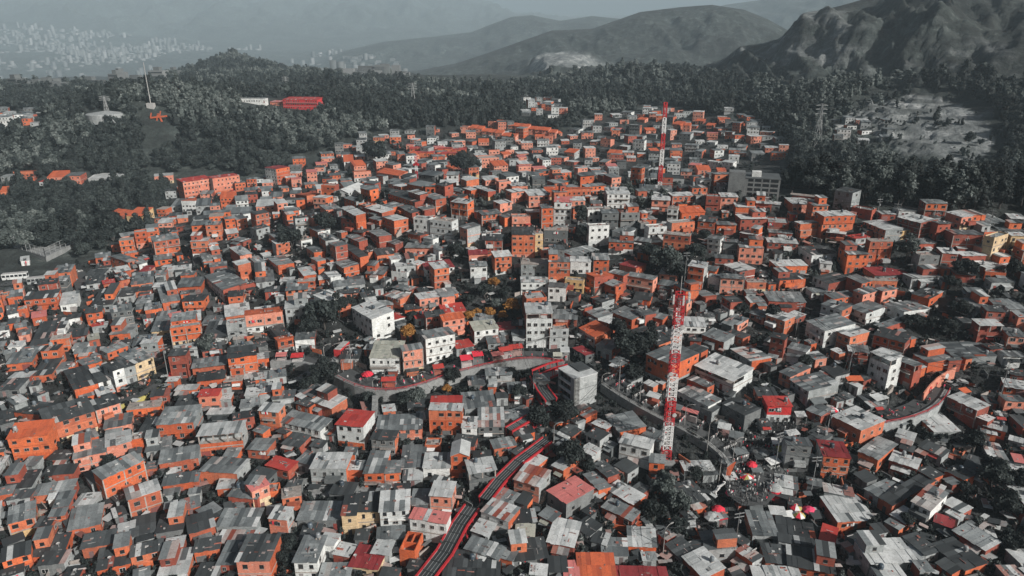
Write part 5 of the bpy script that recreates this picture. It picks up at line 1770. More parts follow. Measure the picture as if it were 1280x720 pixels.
# ------------------------------------------------------------------ market: umbrellas, tents, stalls, flag
def umbrella(px, py, r, mats, label, dz=0, flat=False):
    g = ground_at(px, py, 2.2 + dz); g.z -= 2.2
    t = empty('market_umbrella', g, rng.uniform(0, 1)); tag(t, label, 'umbrella', 'market umbrellas and tents')
    b = MB(); b.bar((0, 0, -1), (0, 0, 2.9), .09, 'steel_grey', .5, 6); b.build('pole', t)
    b = MB(); n = 8
    for k in range(n):
        a0, a1 = 2 * math.pi * k / n, 2 * math.pi * (k + 1) / n; m = mats[k % len(mats)]
        P = lambda a, rr, z: (rr * math.cos(a), rr * math.sin(a), z)
        b.add([P(a0, r, 2.1), P(a1, r, 2.1), P(a1, r * .55, 2.65), P(a0, r * .55, 2.65), (0, 0, 2.95), P(a0, r, 1.9), P(a1, r, 1.9)], [(0, 1, 2, 3), (3, 2, 4), (5, 6, 1, 0)], m, .5)
    b.build('canopy', t)
for a in [(459, 467, 1.9, ['cloth_red'], 'bright red umbrella on the curved street by the red railing', 3), (940, 580, 1.5, ['cloth_red'], 'small red umbrella uppermost in the market square'), (915, 616, 1.7, ['cloth_pink'], 'pink-red umbrella in the middle of the market square'),
          (898, 636, 1.8, ['cloth_red'], 'red umbrella beside the white tent top'), (934, 596, 1.8, ['cloth_red', 'yellow_paint', 'cloth_white'], 'red umbrella with yellow and white gores in the market square'), (995, 633, 1.7, ['cloth_red', 'cloth_white', 'yellow_paint', 'cloth_pink'], 'multicoloured umbrella uphill of the patterned one'),
          (1012, 637, 1.8, ['cloth_pink'], 'pink umbrella beside the multicoloured pair'), (999, 643, 1.6, ['yellow_paint', 'cloth_red', 'cloth_white'], 'pale patterned umbrella next to the pink one'), (1041, 512, 1.7, ['cloth_red', 'cloth_white'], 'red and white umbrella below the hill road'),
          (960, 606, 1.2, ['cloth_dark'], 'grey umbrella beside the round red and white tent'), (928, 612, 1.9, ['roof_grey'], 'grey pyramid tent in the market square'), (890, 645, 2.1, ['roof_light'], 'pale grey tent next to the red umbrella'), (935, 603, 1.8, ['roof_dark'], 'dark grey canopy beside the patterned red umbrella'),
          (905, 575, 1.6, ['roof_grey'], 'grey umbrella at the market square entrance'), (955, 565, 1.7, ['roof_grey'], 'grey umbrella under the bright red shop'), (942, 562, 1.6, ['roof_dark'], 'dark umbrella in the crowd uphill of the market square')]:
    umbrella(*a)
g = ground_at(968, 612, 2); t = empty('round_tent', g); tag(t, 'round tent with white dome top and deep red skirt', 'tent', 'market umbrellas and tents')
b = MB(); b.lathe([(2.0, -2), (2.0, .5), (1.95, .6)], 14, 'cloth_red', .6); b.build('skirt', t)
b = MB(); b.lathe([(2.05, .55), (1.6, 1.1), (.9, 1.5), (.2, 1.7)], 14, 'plaster_grey', .9); b.build('dome', t)
def stall(px, py, w, d, mat, label, rz=0, dz=0):
    g = ground_at(px, py, 1.2 + dz); g.z -= 1.2; t = empty('market_stall', g, rz); tag(t, label, 'market stall', 'market stalls along the streets')
    b = MB(); b.hexa([(-w / 2, -d / 2, 2.1), (w / 2, -d / 2, 2.1), (w / 2, d / 2, 2.6), (-w / 2, d / 2, 2.6), (-w / 2, -d / 2, 2.18), (w / 2, -d / 2, 2.18), (w / 2, d / 2, 2.68), (-w / 2, d / 2, 2.68)], mat, .5); b.build('canopy', t)
    b = MB()
    for x in (-w / 2 + .1, w / 2 - .1):
        for y in (-d / 2 + .1, d / 2 - .1): b.bar((x, y, -1), (x, y, 2.12), .09, 'steel_grey', .4)
    b.build('posts', t)
    b = MB(); b.box(-w / 2 + .3, w / 2 - .3, -d / 2 + .3, d / 2 - .5, -1, .9, 'clutter', rng.random()); b.build('counter', t)
SG = [(486, 478, 4.5, 2, 'roof_red', 'red stall awning before the white awning house', .05, 3), (583, 451, 4, 3, 'cloth_red', 'red canopy stall on the curved street, larger of the two', .25, 3), (597, 446, 3.5, 3, 'cloth_red', 'red canopy stall on the curved street, next to the larger one', .25, 3),
      (548, 462, 3.5, 2.2, 'roof_red', 'red stall beside the long white house on the curved street', .3, 3), (622, 446, 4, 2.2, 'roof_pink', 'pink striped stall row at the end of the red railing', .3, 3), (632, 440, 4.5, 2.5, 'roof_red', 'red stall behind the pink striped one', .3, 3),
      (372, 448, 4, 2.5, 'paint_red', 'dark red stall at the concrete ramp bend', .1, 2), (352, 447, 3.5, 2.2, 'roof_pink', 'pink stall beside the dark red one at the ramp bend', .1, 2), (645, 437, 4.5, 2.4, 'roof_red', 'red and white stall in front of the tall white house', .2, 3),
      (817, 498, 4, 2.6, 'roof_light', 'pale tarpaulin stall in the crowd under the radio mast', -.6, 2), (846, 513, 3, 2.5, 'roof_grey', 'grey tarpaulin stall past the radio mast', -.6, 2), (860, 517, 6, 1.2, 'roof_pink', 'dark pink awning strip along the long grey house', -.6, 2), (905, 537, 3.6, 2.8, 'roof_light', 'white square canopy stall by the lamp at the street turn', -.4, 1.5),
      (920, 548, 4, 3, 'roof_grey', 'grey canopy stall before the dark house', -.4, .5), (706, 441, 3, 3, 'roof_light', 'pale round-topped stall by the grey box house', 0, 3), (697, 447, 3, 2, 'roof_tan', 'tan stall on the curved street end', 0, 3),
      (1067, 477, 5, 2.5, 'roof_tile', 'orange stall under the white frame house', 0, .5), (1205, 492, 3, 2.2, 'roof_tile', 'small orange stall at the mural wall', .3, .5), (1000, 522, 3, 2.4, 'roof_light', 'white box stall near the red and white umbrella', 0, .3), (1022, 505, 4.5, 3, 'roof_grey', 'grey domed tarpaulin below the grey houses', .2, .3),
      (1098, 500, 5, 3, 'roof_light', 'pale slanted tarpaulin beside the hill road', .4, .5), (945, 590, 3, 3, 'roof_grey', 'grey stall in the middle of the market square', 0), (985, 648, 3.4, 2.4, 'cloth_white', 'white stall under the patterned umbrellas', .2), (1020, 648, 3, 2.6, 'roof_dark', 'dark stall beside the patterned umbrellas', .2),
      (900, 650, 3, 2.4, 'cloth_red', 'small red stall at the lower market square', .2), (985, 565, 6.5, 2, 'yellow_paint', 'dark stall front with a yellow band below the red shop', .1)]
for a in SG: stall(*a)
g = ground_at(906, 604); t = empty('feather_flag', g); tag(t, 'tall orange feather flag leaning over the market square', 'flag')
b = MB(); b.bar((0, 0, -1), (0, 0, 5), .1, 'steel_grey', .5); b.bar((0, 0, 5), (1.6, 0, 6.6), .07, 'steel_grey', .5); b.build('pole', t)
b = MB(); vs = [(.06, 0, 1.6), (1.2, .05, 1.9), (1.5, .2, 3.4), (1.9, .1, 5.2), (2.3, 0, 6.8), (1.6, 0, 6.6), (.06, 0, 5)]; b.add(vs + [(x, y + .04, z) for x, y, z in vs], [tuple(range(7)), tuple(range(13, 6, -1))] + [(i, 7 + i, 7 + (i + 1) % 7, (i + 1) % 7) for i in range(7)], 'roof_tile', .8); b.build('banner', t)
g = ground_at(893, 622); b = MB(); p = Vector((0, 0, 0)); 
for k, (x, z, rr) in enumerate(((.2, .8, .55), (-.1, 1.7, .6), (.5, 2.6, .55), (.9, 3.5, .6), (1.7, 4.1, .5), (2.3, 4.9, .35))):
    n = Vector((x, 0, z)); b.bar(p, n, rr * 1.6, 'cloth_white', .6, 8, rr * 1.4)
    b.bar(n, n + Vector((-.7 if k % 2 else .7, -.3, .4)), .3, 'cloth_white', .7, 6, .1); p = n
o = b.build('inflatable_figure', None, False, g); tag(o, 'white many-armed inflatable figure bending beside the orange flag', 'inflatable')

# ------------------------------------------------------------------ people
def body_mesh(pose):
    me = bpy.data.meshes.new('person'); 
    s, arm = (.14, .12) if pose == 'walk' else (.02, .05)
    J = [(0, 0, .92), (0, 0, 1.15), (0, 0, 1.38), (0, 0, 1.50), (0, -.02, 1.60), (0, -.01, 1.72),
         (.10, 0, .88), (.11, -s, .48), (.11, -s * .6 + (.0 if pose != 'walk' else -.12), .06), (.11, -s * .6 - .16, .03),
         (-.10, 0, .88), (-.11, s * .7, .48), (-.11, s * 1.6, .07), (-.11, s * 1.6 - .14, .03),
         (.20, 0, 1.38), (.25, arm * .6, 1.10), (.24, -.05 - arm * .4, .86), (-.20, 0, 1.38), (-.25, -arm, 1.10), (-.24, -.12 - arm, .88)]
    if pose == 'hold': J[15] = (.24, -.08, 1.12); J[16] = (.14, -.30, 1.18); J[18] = (-.24, -.08, 1.12); J[19] = (-.14, -.30, 1.16)
    E = [(0, 1), (1, 2), (2, 3), (3, 4), (4, 5), (0, 6), (6, 7), (7, 8), (8, 9), (0, 10), (10, 11), (11, 12), (12, 13), (2, 14), (14, 15), (15, 16), (2, 17), (17, 18), (18, 19)]
    Rd = [.15, .14, .15, .07, .10, .085, .09, .065, .05, .04, .09, .065, .05, .04, .07, .05, .04, .07, .05, .04]
    me.from_pydata(J, E, []); o = link('person', me)
    md = o.modifiers.new('s', 'SKIN'); o.modifiers.new('d', 'SUBSURF').levels = 1
    for v, r_ in zip(me.skin_vertices[0].data, Rd): v.radius = (r_, r_ * .8)
    me.skin_vertices[0].data[0].use_root = True
    dg = bpy.context.evaluated_depsgraph_get(); nm = bpy.data.meshes.new_from_object(o.evaluated_get(dg)); bpy.data.objects.remove(o)
    nm.materials.clear()
    for m in ('cloth_dark', 'cloth_dark', 'skin', 'cloth_dark'): nm.materials.append(MATS[m])
    for p in nm.polygons:
        z = p.center.z; x = abs(p.center.x)
        p.material_index = 3 if (z > 1.66 or (z > 1.58 and p.center.y > .02)) else 2 if (z > 1.5 or (x > .2 and z < 1.12)) else 0 if z > .9 else 1
    a = nm.attributes.new('rnd', 'FLOAT', 'FACE'); a.data.foreach_set('value', [.5] * len(nm.polygons))
    nm.name = 'person'
    return nm
BODY = [body_mesh(p) for p in ('walk', 'stand', 'hold')]
TOPS = [('cloth_red', 'red top'), ('cloth_dark', 'black top'), ('cloth_white', 'white top'), ('plaster_grey', 'grey top'), ('cloth_pink', 'pink top'), ('cloth_dark', 'black top'), ('roof_grey', 'grey top'), ('cloth_white', 'white top')]
LEGS = ['cloth_dark', 'roof_dark', 'steel_grey', 'cloth_dark']
def person(g, where, tops=TOPS):
    i = rng.randrange(3); o = link('person', BODY[i], None, g); o.rotation_euler.z = rng.uniform(0, 6.28); s = rng.uniform(.92, 1.04); o.scale = (s, s, s)
    m, say = rng.choice(tops); o.material_slots[0].link = 'OBJECT'; o.material_slots[0].material = MATS[m]; o.material_slots[1].link = 'OBJECT'; o.material_slots[1].material = MATS[rng.choice(LEGS)]
    lab = f"person with {say} {('walking', 'standing', 'holding something')[i]} {where}"
    tag(o, lab, 'person', lab.replace('person', 'people', 1))
def along(P, N, n, w0, w1, where, tops=TOPS):
    for _ in range(n):
        i = rng.randrange(len(P)); person(P[i] + N[i] * rng.uniform(w0, w1) + Vector((0, 0, .01)), where, tops)
REDS = [TOPS[0], TOPS[4], TOPS[0], TOPS[1], TOPS[2]]; DARKS = [TOPS[1], TOPS[2], TOPS[3], TOPS[5], TOPS[6], TOPS[7], TOPS[1], TOPS[3], TOPS[0]]
along(S1, N1, 60, 1.3, 4.5, 'on the curved street behind its red railing', REDS)
along(S2, N2, 122, 1.3, 6.8, 'in the crowded street below the big tree', DARKS)
along(S4, N4, 24, 1.3, 4.5, 'at the bend of the small hill road', REDS)
pl = [(p.x, p.y) for p in pz]
xs, ys = [p[0] for p in pl], [p[1] for p in pl]; c = 0
while c < 94:
    x, y = rng.uniform(min(xs), max(xs)), rng.uniform(min(ys), max(ys))
    if in_poly(np.array([x]), np.array([y]), pl)[0]: person(Vector((x, y, max(zz, height(x, y)) + .02)), 'in the crowd on the market square', DARKS); c += 1

# the thick of the crowd, where single people run together
cr = random.Random(8); spots = []
bx = [(890, 540), (930, 532), (975, 522), (1005, 525), (995, 560), (986, 590), (970, 632), (925, 652), (905, 630), (905, 590)]
while len(spots) < 300:
    a_, b_ = cr.uniform(885, 1020), cr.uniform(510, 670)
    if in_poly(np.array([a_]), np.array([b_]), bx)[0] and cr.random() < (.9 if b_ < 590 else .45):
        g = ground_at(a_, b_)
        if in_poly(np.array([g.x]), np.array([g.y]), pl)[0]: g.z = max(g.z, zz) + .02
        spots.append(g)
for _ in range(170):
    i = cr.randrange(len(S2)); spots.append(S2[i] + N2[i] * cr.uniform(1.4, 7) + Vector((0, 0, .01)))
m = MB(); cm = ['cloth_dark', 'cloth_white', 'plaster_grey', 'cloth_dark', 'roof_grey', 'cloth_white', 'roof_dark', 'cloth_dark', 'cloth_red']
for g in spots:
    m.T = Matrix.Translation(g) @ Matrix.Rotation(cr.uniform(0, 6.28), 4, 'Z') @ Matrix.Scale(cr.uniform(.9, 1.03), 4); t_ = cr.choice(cm); l_ = cr.choice(['cloth_dark', 'roof_dark', 'steel_grey'])
    for sx in (-1, 1):
        m.bar((sx * .11, sx * .1, 0), (sx * .09, 0, .9), .11, l_, .4, 6, .17); m.bar((sx * .26, -.08, .85), (sx * .19, 0, 1.4), .08, t_, .5, 5, .11)
    m.lathe([(.15, .85), (.16, 1.05), (.2, 1.32), (.12, 1.46), (.055, 1.5), (.06, 1.54)], 8, t_, cr.random())
    m.lathe([(.05, 1.52), (.095, 1.58), (.10, 1.67)], 8, 'skin', .5); m.lathe([(.105, 1.66), (.09, 1.74), (.04, 1.78)], 8, 'cloth_dark', .1)
m.T = None; tag(m.build('crowd'), 'dense crowd of people filling the market square and the street above it', 'crowd', kind='stuff')
tp = [('roof_grey', 'grey'), ('roof_dark', 'dark'), ('cloth_white', 'white'), ('roof_light', 'pale'), ('roof_dark', 'black')]
wh = ['at the upper market square, first of its row', 'at the upper market square beside the red umbrella', 'under the pole with crossarms', 'by the market square kerb', 'beyond the dark canopy', 'at the lower market square', 'near the round tent', 'behind the yellow banded stall', 'at the lane uphill of the square', 'beside the maroon roof house']
for k, (a_, b_) in enumerate([(925, 568), (948, 574), (966, 580), (912, 600), (926, 628), (945, 640), (975, 622), (972, 556), (990, 545), (984, 578)]):
    mt, sy = tp[k % 5]; stall(a_, b_, cr.uniform(2.4, 4), cr.uniform(2, 3), mt, f'{sy} tarpaulin market stall {wh[k]}', cr.uniform(-.7, .7))

# ------------------------------------------------------------------ overhead cables
POLES = [o for o in bpy.data.objects if o.name.startswith(('utility_pole', 'street_lamp'))]
done = set(); nc = 0
for a in POLES:
    near = sorted((b for b in POLES if b is not a), key=lambda b: (b.location - a.location).length)[:2]
    for b_ in near:
        L = (b_.location - a.location).length
        key = tuple(sorted((a.name, b_.name)))
        if key in done or L > 75 or L < 8: continue
        done.add(key); nc += 1
        top = lambda o: o.location + Vector((0, 0, max(v.co.z for v in o.children[0].data.vertices) - .6))
        p, q_ = top(a), top(b_); m = MB()
        for s_ in (-.5, .5):
            last = None
            for k in range(13):
                f = k / 12; c = p.lerp(q_, f) + Vector((s_, 0, -4 * f * (1 - f) * L * .035))
                if last is not None: m.bar(last, c, .09, 'cloth_dark', .2, 3)
                last = c
        o = m.build('overhead_cable'); tag(o, 'pair of sagging black cables strung between two poles above the roofs', 'cable', 'overhead cables between poles')
# drop wires from poles to the houses round them
for a in POLES:
    t = max(v.co.z for v in a.children[0].data.vertices) - .8
    near = sorted(houses, key=lambda h: (h.c - a.location).length)[1:5]
    m = MB(); p = a.location + Vector((0, 0, t))
    for h in near:
        if (h.c - a.location).length > 40: continue
        q_ = h.c + h.n * .3 + Vector((0, 0, h.H + .1)); last = None
        for k in range(9):
            f = k / 8; c = p.lerp(q_, f) + Vector((0, 0, -4 * f * (1 - f) * .8))
            if last is not None: m.bar(last, c, .06, 'cloth_dark', .2, 3)
            last = c
    if m.f: tag(m.build('service_wires'), 'bundle of thin black wires fanning out from a pole to the roofs round it', 'cable', 'service wires from poles to roofs')
# ------------------------------------------------------------------ trees
def cube_sphere(n=2):
    V = []; Q = []
    for ax in range(3):
        for sg in (-1, 1):
            o = len(V)
            for i in range(n + 1):
                for j in range(n + 1):
                    p = [0, 0, 0]; p[ax] = sg; p[(ax + 1) % 3] = (2 * i / n - 1); p[(ax + 2) % 3] = (2 * j / n - 1) * sg
                    v = Vector(p).normalized(); V.append(tuple(v))
            for i in range(n):
                for j in range(n):
                    a = o + i * (n + 1) + j; Q.append((a, a + n + 1, a + n + 2, a + 1))
    return np.array(V), np.array(Q)
def crown_arrays(seed, lobes, per, size, kind):
    """leaf clumps through lobed volumes; radius about 1, standing on z = 0."""
    r = np.random.RandomState(seed)
    Vs = []; Qs = []; Rs = []; o = 0
    CV, CQ = cube_sphere(2)
    for k in range(lobes):
        if kind == 'cone':
            f = k / lobes; c = np.array([r.normal(0, .08), r.normal(0, .08), .2 + 2.0 * f]); rad = .62 * (1 - f) + .16
        elif kind == 'tall':
            a = r.rand() * 6.28; u = r.rand() ** .5; z = r.rand()
            c = np.array([math.cos(a) * u * .5, math.sin(a) * u * .5, .35 + 1.2 * z]); rad = r.uniform(.28, .48)
        else:
            a = r.rand() * 6.28; u = r.rand() ** .6
            c = np.array([math.cos(a) * u * .68, math.sin(a) * u * .68, .35 + .75 * r.rand() * (1.15 - u * .6)]); rad = r.uniform(.26, .46)
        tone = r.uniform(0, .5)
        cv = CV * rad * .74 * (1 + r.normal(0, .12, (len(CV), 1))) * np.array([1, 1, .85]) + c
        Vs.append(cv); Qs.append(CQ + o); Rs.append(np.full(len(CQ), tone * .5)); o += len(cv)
        d = r.normal(0, 1, (per, 3)); d[:, 2] += .35; d /= np.linalg.norm(d, axis=1)[:, None]
        p = c + d * rad * r.uniform(.8, 1.15, (per, 1)) * np.array([1, 1, .85])
        n = d + r.normal(0, .55, (per, 3)); n /= np.linalg.norm(n, axis=1)[:, None]
        t = np.cross(n, r.normal(0, 1, (per, 3))); t /= np.linalg.norm(t, axis=1)[:, None]; b = np.cross(n, t)
        s = size * r.uniform(.55, 1.25, (per, 1)); s2 = s * r.uniform(.5, 1, (per, 1))
        q = np.stack([p - t * s - b * s2 * .3, p + t * s * .2 - b * s2, p + t * s + b * s2 * .3, p - t * s * .2 + b * s2], 1).reshape(-1, 3)
        Vs.append(q); Qs.append(np.arange(per * 4).reshape(-1, 4) + o); o += per * 4
        Rs.append(np.clip(tone + r.uniform(0, .5, per), 0, 1))
    return np.concatenate(Vs), np.concatenate(Qs), np.concatenate(Rs)
NEAR = {k: [crown_arrays(40 + i + 10 * n, l, p, s, k) for i in range(4)] for n, (k, l, p, s) in enumerate((('broad', 16, 130, .085), ('tall', 14, 130, .085), ('cone', 8, 160, .07)))}
MIDC = {k: [crown_arrays(80 + i + 10 * n, l, p, s, k) for i in range(3)] for n, (k, l, p, s) in enumerate((('broad', 12, 70, .10), ('tall', 10, 66, .10), ('cone', 7, 66, .09)))}
LOWC = {k: [crown_arrays(120 + i + 10 * n, l, p, s, k) for i in range(3)] for n, (k, l, p, s) in enumerate((('broad', 8, 22, .16), ('tall', 7, 20, .16), ('cone', 5, 20, .14)))}
_cm = {}
def crown_data(lib, kind, i, mat):
    key = (id(lib), kind, i, mat)
    if key not in _cm:
        V, Qd, rv = lib[kind][i]
        _cm[key] = np_mesh('crown', V, Qd, [mat], None, rv)
    return _cm[key]
def trunk_data(i, hgt=1.0):
    key = ('trunk', i)
    if key not in _cm:
        b = MB(); r = random.Random(i); p = Vector((0, 0, -1.0))
        for k in range(3):
            n = p + Vector((r.uniform(-.12, .12), r.uniform(-.12, .12), 1.0 if k == 0 else .5))
            b.bar(p, n, .30 - k * .06, 'bark', .4, 6, .24 - k * .06); p = n
        for k in range(5):
            a = r.uniform(0, 6.28); s = Vector((0, 0, r.uniform(.0, .8)))
            b.bar(s, s + Vector((math.cos(a) * .55, math.sin(a) * .55, r.uniform(.4, .9))), .13, 'bark', .5, 5, .05)
        _cm[key] = b.mesh('trunk')
    return _cm[key]
def tree(px, py, rad, kind='broad', mat='leaf_dark', label=None, group=None, lib=None, pos=None, name=None):
    """rad in metres; trunk and crown are parts."""
    lib = lib or NEAR
    g = pos or ground_at(px, py)
    t = empty(name or {'cone': 'conifer_tree', 'tall': 'slender_tree', 'broad': 'broad_tree'}[kind], g, rng.uniform(0, 6.28))
    tag(t, label, 'tree', group)
    st = {'broad': .55, 'tall': .8, 'cone': .5}[kind] * rad
    c = link('crown', crown_data(lib, kind, rng.randrange(len(lib[kind])), mat), t); c.location = (0, 0, st)
    c.scale = (rad, rad, rad * rng.uniform(.85, 1.1))
    k = link('trunk', trunk_data(rng.randrange(4)), t); k.scale = (rad * .5, rad * .5, st + rad * .25)
    return t

def rad_at(px, py, rpx):
    g = ground_at(px, py); return rpx * (g - CAM).dot(FW) / F
TREES = [   # picture px of the trunk foot, crown radius px, kind, leaf, label
    (788, 452, 22, 'broad', 'leaf_dark', 'large dark tree behind the square concrete block, tallest by the street'),
    (808, 448, 15, 'tall', 'leaf_dark', 'dark tree joined to the large one above the crowded street'),
    (772, 430, 12, 'tall', 'leaf_dark', 'smaller dark tree uphill of the large one over the crowded street'),
    (790, 478, 13, 'broad', 'leaf_dark', 'low dark tree leaning over the crowded street wall'),
    (672, 535, 15, 'broad', 'leaf_dark', 'dark bushy tree between the two red escalator ramps'),
    (706, 532, 17, 'broad', 'leaf_dark', 'dark tree at the foot of the square concrete block'),
    (648, 500, 10, 'broad', 'leaf_dark', 'dark shrubby tree uphill of the red escalator bend'),
    (712, 585, 17, 'broad', 'leaf_dark', 'dark tree beside the upper end of the covered escalator'),
    (735, 590, 9, 'broad', 'leaf_dark', 'small dark tree under the cream-walled house by the escalator'),
    (830, 622, 18, 'broad', 'leaf_pale', 'greyish shrubby tree downhill of the radio mast'),
    (815, 655, 16, 'broad', 'leaf_dark', 'dark bush above the gap with white roof box'),
    (850, 640, 14, 'broad', 'leaf_pale', 'greyish bush beside the pale warehouse roofs'),
    (845, 668, 12, 'broad', 'leaf_dark', 'low dark bush beside the market square steps'),
    (868, 600, 9, 'broad', 'leaf_dark', 'small dark tree at the radio mast foot'),
    (1218, 562, 13, 'broad', 'leaf_dark', 'dark rounded bush below the terrace with stairs'),
    (1237, 610, 20, 'broad', 'leaf_dark', 'big dark tree in the wooded gully, uppermost of its clump'),
    (1252, 645, 18, 'broad', 'leaf_dark', 'big dark tree in the middle of the wooded gully'),
    (1272, 612, 14, 'broad', 'leaf_dark', 'dark tree at the frame edge of the wooded gully'),
    (1262, 690, 15, 'broad', 'leaf_dark', 'dark tree lowest down the wooded gully'),
    (1205, 620, 10, 'broad', 'leaf_dark', 'small dark tree between gully and rust-roofed house'),
    (1130, 660, 11, 'broad', 'leaf_dark', 'dark shrub between sheet roofs below the gully'),
    (407, 412, 20, 'broad', 'leaf_dark', 'wide dark tree below the big white apartment house'),
    (388, 420, 14, 'broad', 'leaf_dark', 'dark tree beside the grey house with raised porch'),
    (425, 400, 12, 'tall', 'leaf_dark', 'dark slim tree right under the white apartment house corner'),
    (407, 482, 17, 'broad', 'leaf_dark', 'dark tree under the left bend of the railing street'),
    (388, 490, 11, 'broad', 'leaf_dark', 'dark shrub beside the concrete ramp'),
    (462, 508, 10, 'broad', 'leaf_dark', 'dark bush below the railing street by the lamp'),
    (505, 508, 10, 'broad', 'leaf_dark', 'dark bush under the railing street wall'),
    (522, 505, 11, 'broad', 'leaf_pale', 'greyish bush under the railing street wall'),
    (565, 480, 11, 'broad', 'leaf_dark', 'dark bush below the long curve of the railing street'),
    (570, 528, 9, 'broad', 'leaf_dark', 'dark small tree between red-walled house and striped roof'),
    (437, 388, 8, 'broad', 'leaf_dark', 'small dark tree uphill of the white apartment house'),
    (545, 405, 10, 'broad', 'leaf_dark', 'dark tree between the long white house and salmon house'),
    (516, 402, 7, 'broad', 'leaf_dark', 'small dark tree by the red-roofed huts'),
    (638, 475, 9, 'broad', 'leaf_dark', 'dark tree by the small grey house under the railing street'),
    (586, 382, 8, 'broad', 'leaf_dark', 'dark tree at the lower end of the planted slope'),
    (606, 374, 10, 'broad', 'leaf_dark', 'dark tree in the middle of the planted slope'),
    (620, 388, 8, 'broad', 'leaf_pale', 'greyish tree low on the planted slope'),
    (632, 372, 8, 'broad', 'leaf_dark', 'dark tree at the upper end of the planted slope'),
    (640, 392, 10, 'broad', 'leaf_gold', 'golden brown bush low on the planted slope'),
    (618, 360, 7, 'broad', 'leaf_gold', 'golden brown bush high on the planted slope'),
    (612, 398, 7, 'broad', 'leaf_gold', 'golden bush under the greyish tree of the planted slope'),
    (597, 396, 6, 'broad', 'leaf_gold', 'golden brown bush at the foot of the planted slope'),
    (628, 400, 6, 'broad', 'leaf_gold', 'small golden brown bush beside the salmon and white house slope'),
    (510, 425, 9, 'broad', 'leaf_gold', 'golden brown bush behind the salmon balcony house'),
    (587, 402, 7, 'broad', 'leaf_gold', 'golden bush beside the salmon and white house'),
    (530, 487, 7, 'broad', 'leaf_gold', 'golden shrub under the railing street wall'),
    (558, 492, 6, 'broad', 'leaf_gold', 'small golden shrub above the orange strip-roof house'),
    (262, 442, 13, 'broad', 'leaf_pale', 'grey-leaved tree beside the white concrete house'),
    (235, 460, 9, 'broad', 'leaf_dark', 'dark tree at the street junction by the cream building'),
    (726, 285, 10, 'tall', 'leaf_dark', 'dark tree between the tall white house pair, upper one'),
    (728, 302, 10, 'broad', 'leaf_dark', 'dark tree beside the tall white house, lower one'),
    (832, 345, 19, 'broad', 'leaf_pale', 'big grey-leaved tree on the slope below the hill crest'),
    (812, 325, 12, 'broad', 'leaf_dark', 'dark tree uphill of the big grey-leaved one'),
    (846, 352, 13, 'broad', 'leaf_dark', 'dark tree downhill of the big grey-leaved one'),
    (868, 330, 13, 'broad', 'leaf_dark', 'dark tree beside the slim lamp pole on the slope'),
    (880, 302, 8, 'broad', 'leaf_dark', 'small dark tree by the white narrow house near the crest'),
    (407, 292, 13, 'broad', 'leaf_dark', 'dark tree among grey houses on the valley side'),
    (365, 312, 14, 'broad', 'leaf_dark', 'wide dark tree among salmon houses of the valley'),
    (352, 298, 9, 'broad', 'leaf_dark', 'small dark tree beside the wide one in the valley'),
    (475, 207, 15, 'broad', 'leaf_dark', 'broad dark tree on the far edge near the small mast'),
    (462, 200, 9, 'tall', 'leaf_dark', 'dark tree beside the broad one near the small mast'),
    (438, 222, 5, 'cone', 'leaf_dark', 'slim dark conifer beside salmon houses'),
    (640, 180, 4, 'cone', 'leaf_dark', 'tiny dark conifer between the tiled terraces'),
    (577, 222, 15, 'broad', 'leaf_dark', 'broad dark tree amid the far houses'),
    (592, 216, 9, 'broad', 'leaf_dark', 'smaller dark tree beside the broad one amid far houses'),
    (570, 322, 10, 'broad', 'leaf_dark', 'dark tree by the salmon and cream tower house'),
    (462, 255, 6, 'broad', 'leaf_dark', 'small dark tree behind the gabled white house'),
    (450, 260, 6, 'tall', 'leaf_dark', 'small slim dark tree near the gabled white house'),
    (1132, 410, 9, 'broad', 'leaf_dark', 'dark round tree under the white frame house, leftmost of three'),
    (1145, 412, 10, 'broad', 'leaf_dark', 'dark round tree under the white frame house, middle of three'),
    (1162, 414, 9, 'broad', 'leaf_dark', 'dark round tree under the white frame house, last of three'),
    (1200, 398, 13, 'broad', 'leaf_dark', 'dark tree uphill of the stilt house'),
    (1185, 420, 11, 'broad', 'leaf_dark', 'dark tree beside the stilt house'),
    (1132, 330, 13, 'tall', 'leaf_pale', 'thin pale-branched tree among the hill crest houses'),
    (1205, 350, 15, 'broad', 'leaf_dark', 'wide dark tree under the salmon wall house on the hill'),
    (1266, 348, 11, 'broad', 'leaf_dark', 'dark tree at the edge under the cream houses'),
    (1186, 362, 10, 'broad', 'leaf_dark', 'smaller dark tree beside the wide one on the hill'),
    (965, 405, 11, 'broad', 'leaf_dark', 'dark tree above the bright red shop roofs'),
    (925, 395, 9, 'broad', 'leaf_dark', 'small dark tree by the cream-sided house'),
    (1005, 460, 8, 'broad', 'leaf_dark', 'small dark tree on the slope over the mural road'),
    (138, 585, 9, 'broad', 'leaf_dark', 'dark shrub behind the three-storey brick house at the corner'),
    (200, 632, 8, 'broad', 'leaf_dark', 'dark shrub beside the rust-patched brick house'),
    (362, 690, 13, 'broad', 'leaf_dark', 'dark overgrown bank behind the long pink wall, upper clump'),
    (355, 712, 12, 'broad', 'leaf_dark', 'dark overgrown bank behind the long pink wall, lower clump'),
]
for px, py, rp, kind, mat, lab in TREES:
    tree(px, py, rad_at(px, py, rp) * 1.14, kind, mat, lab, 'trees between the houses')

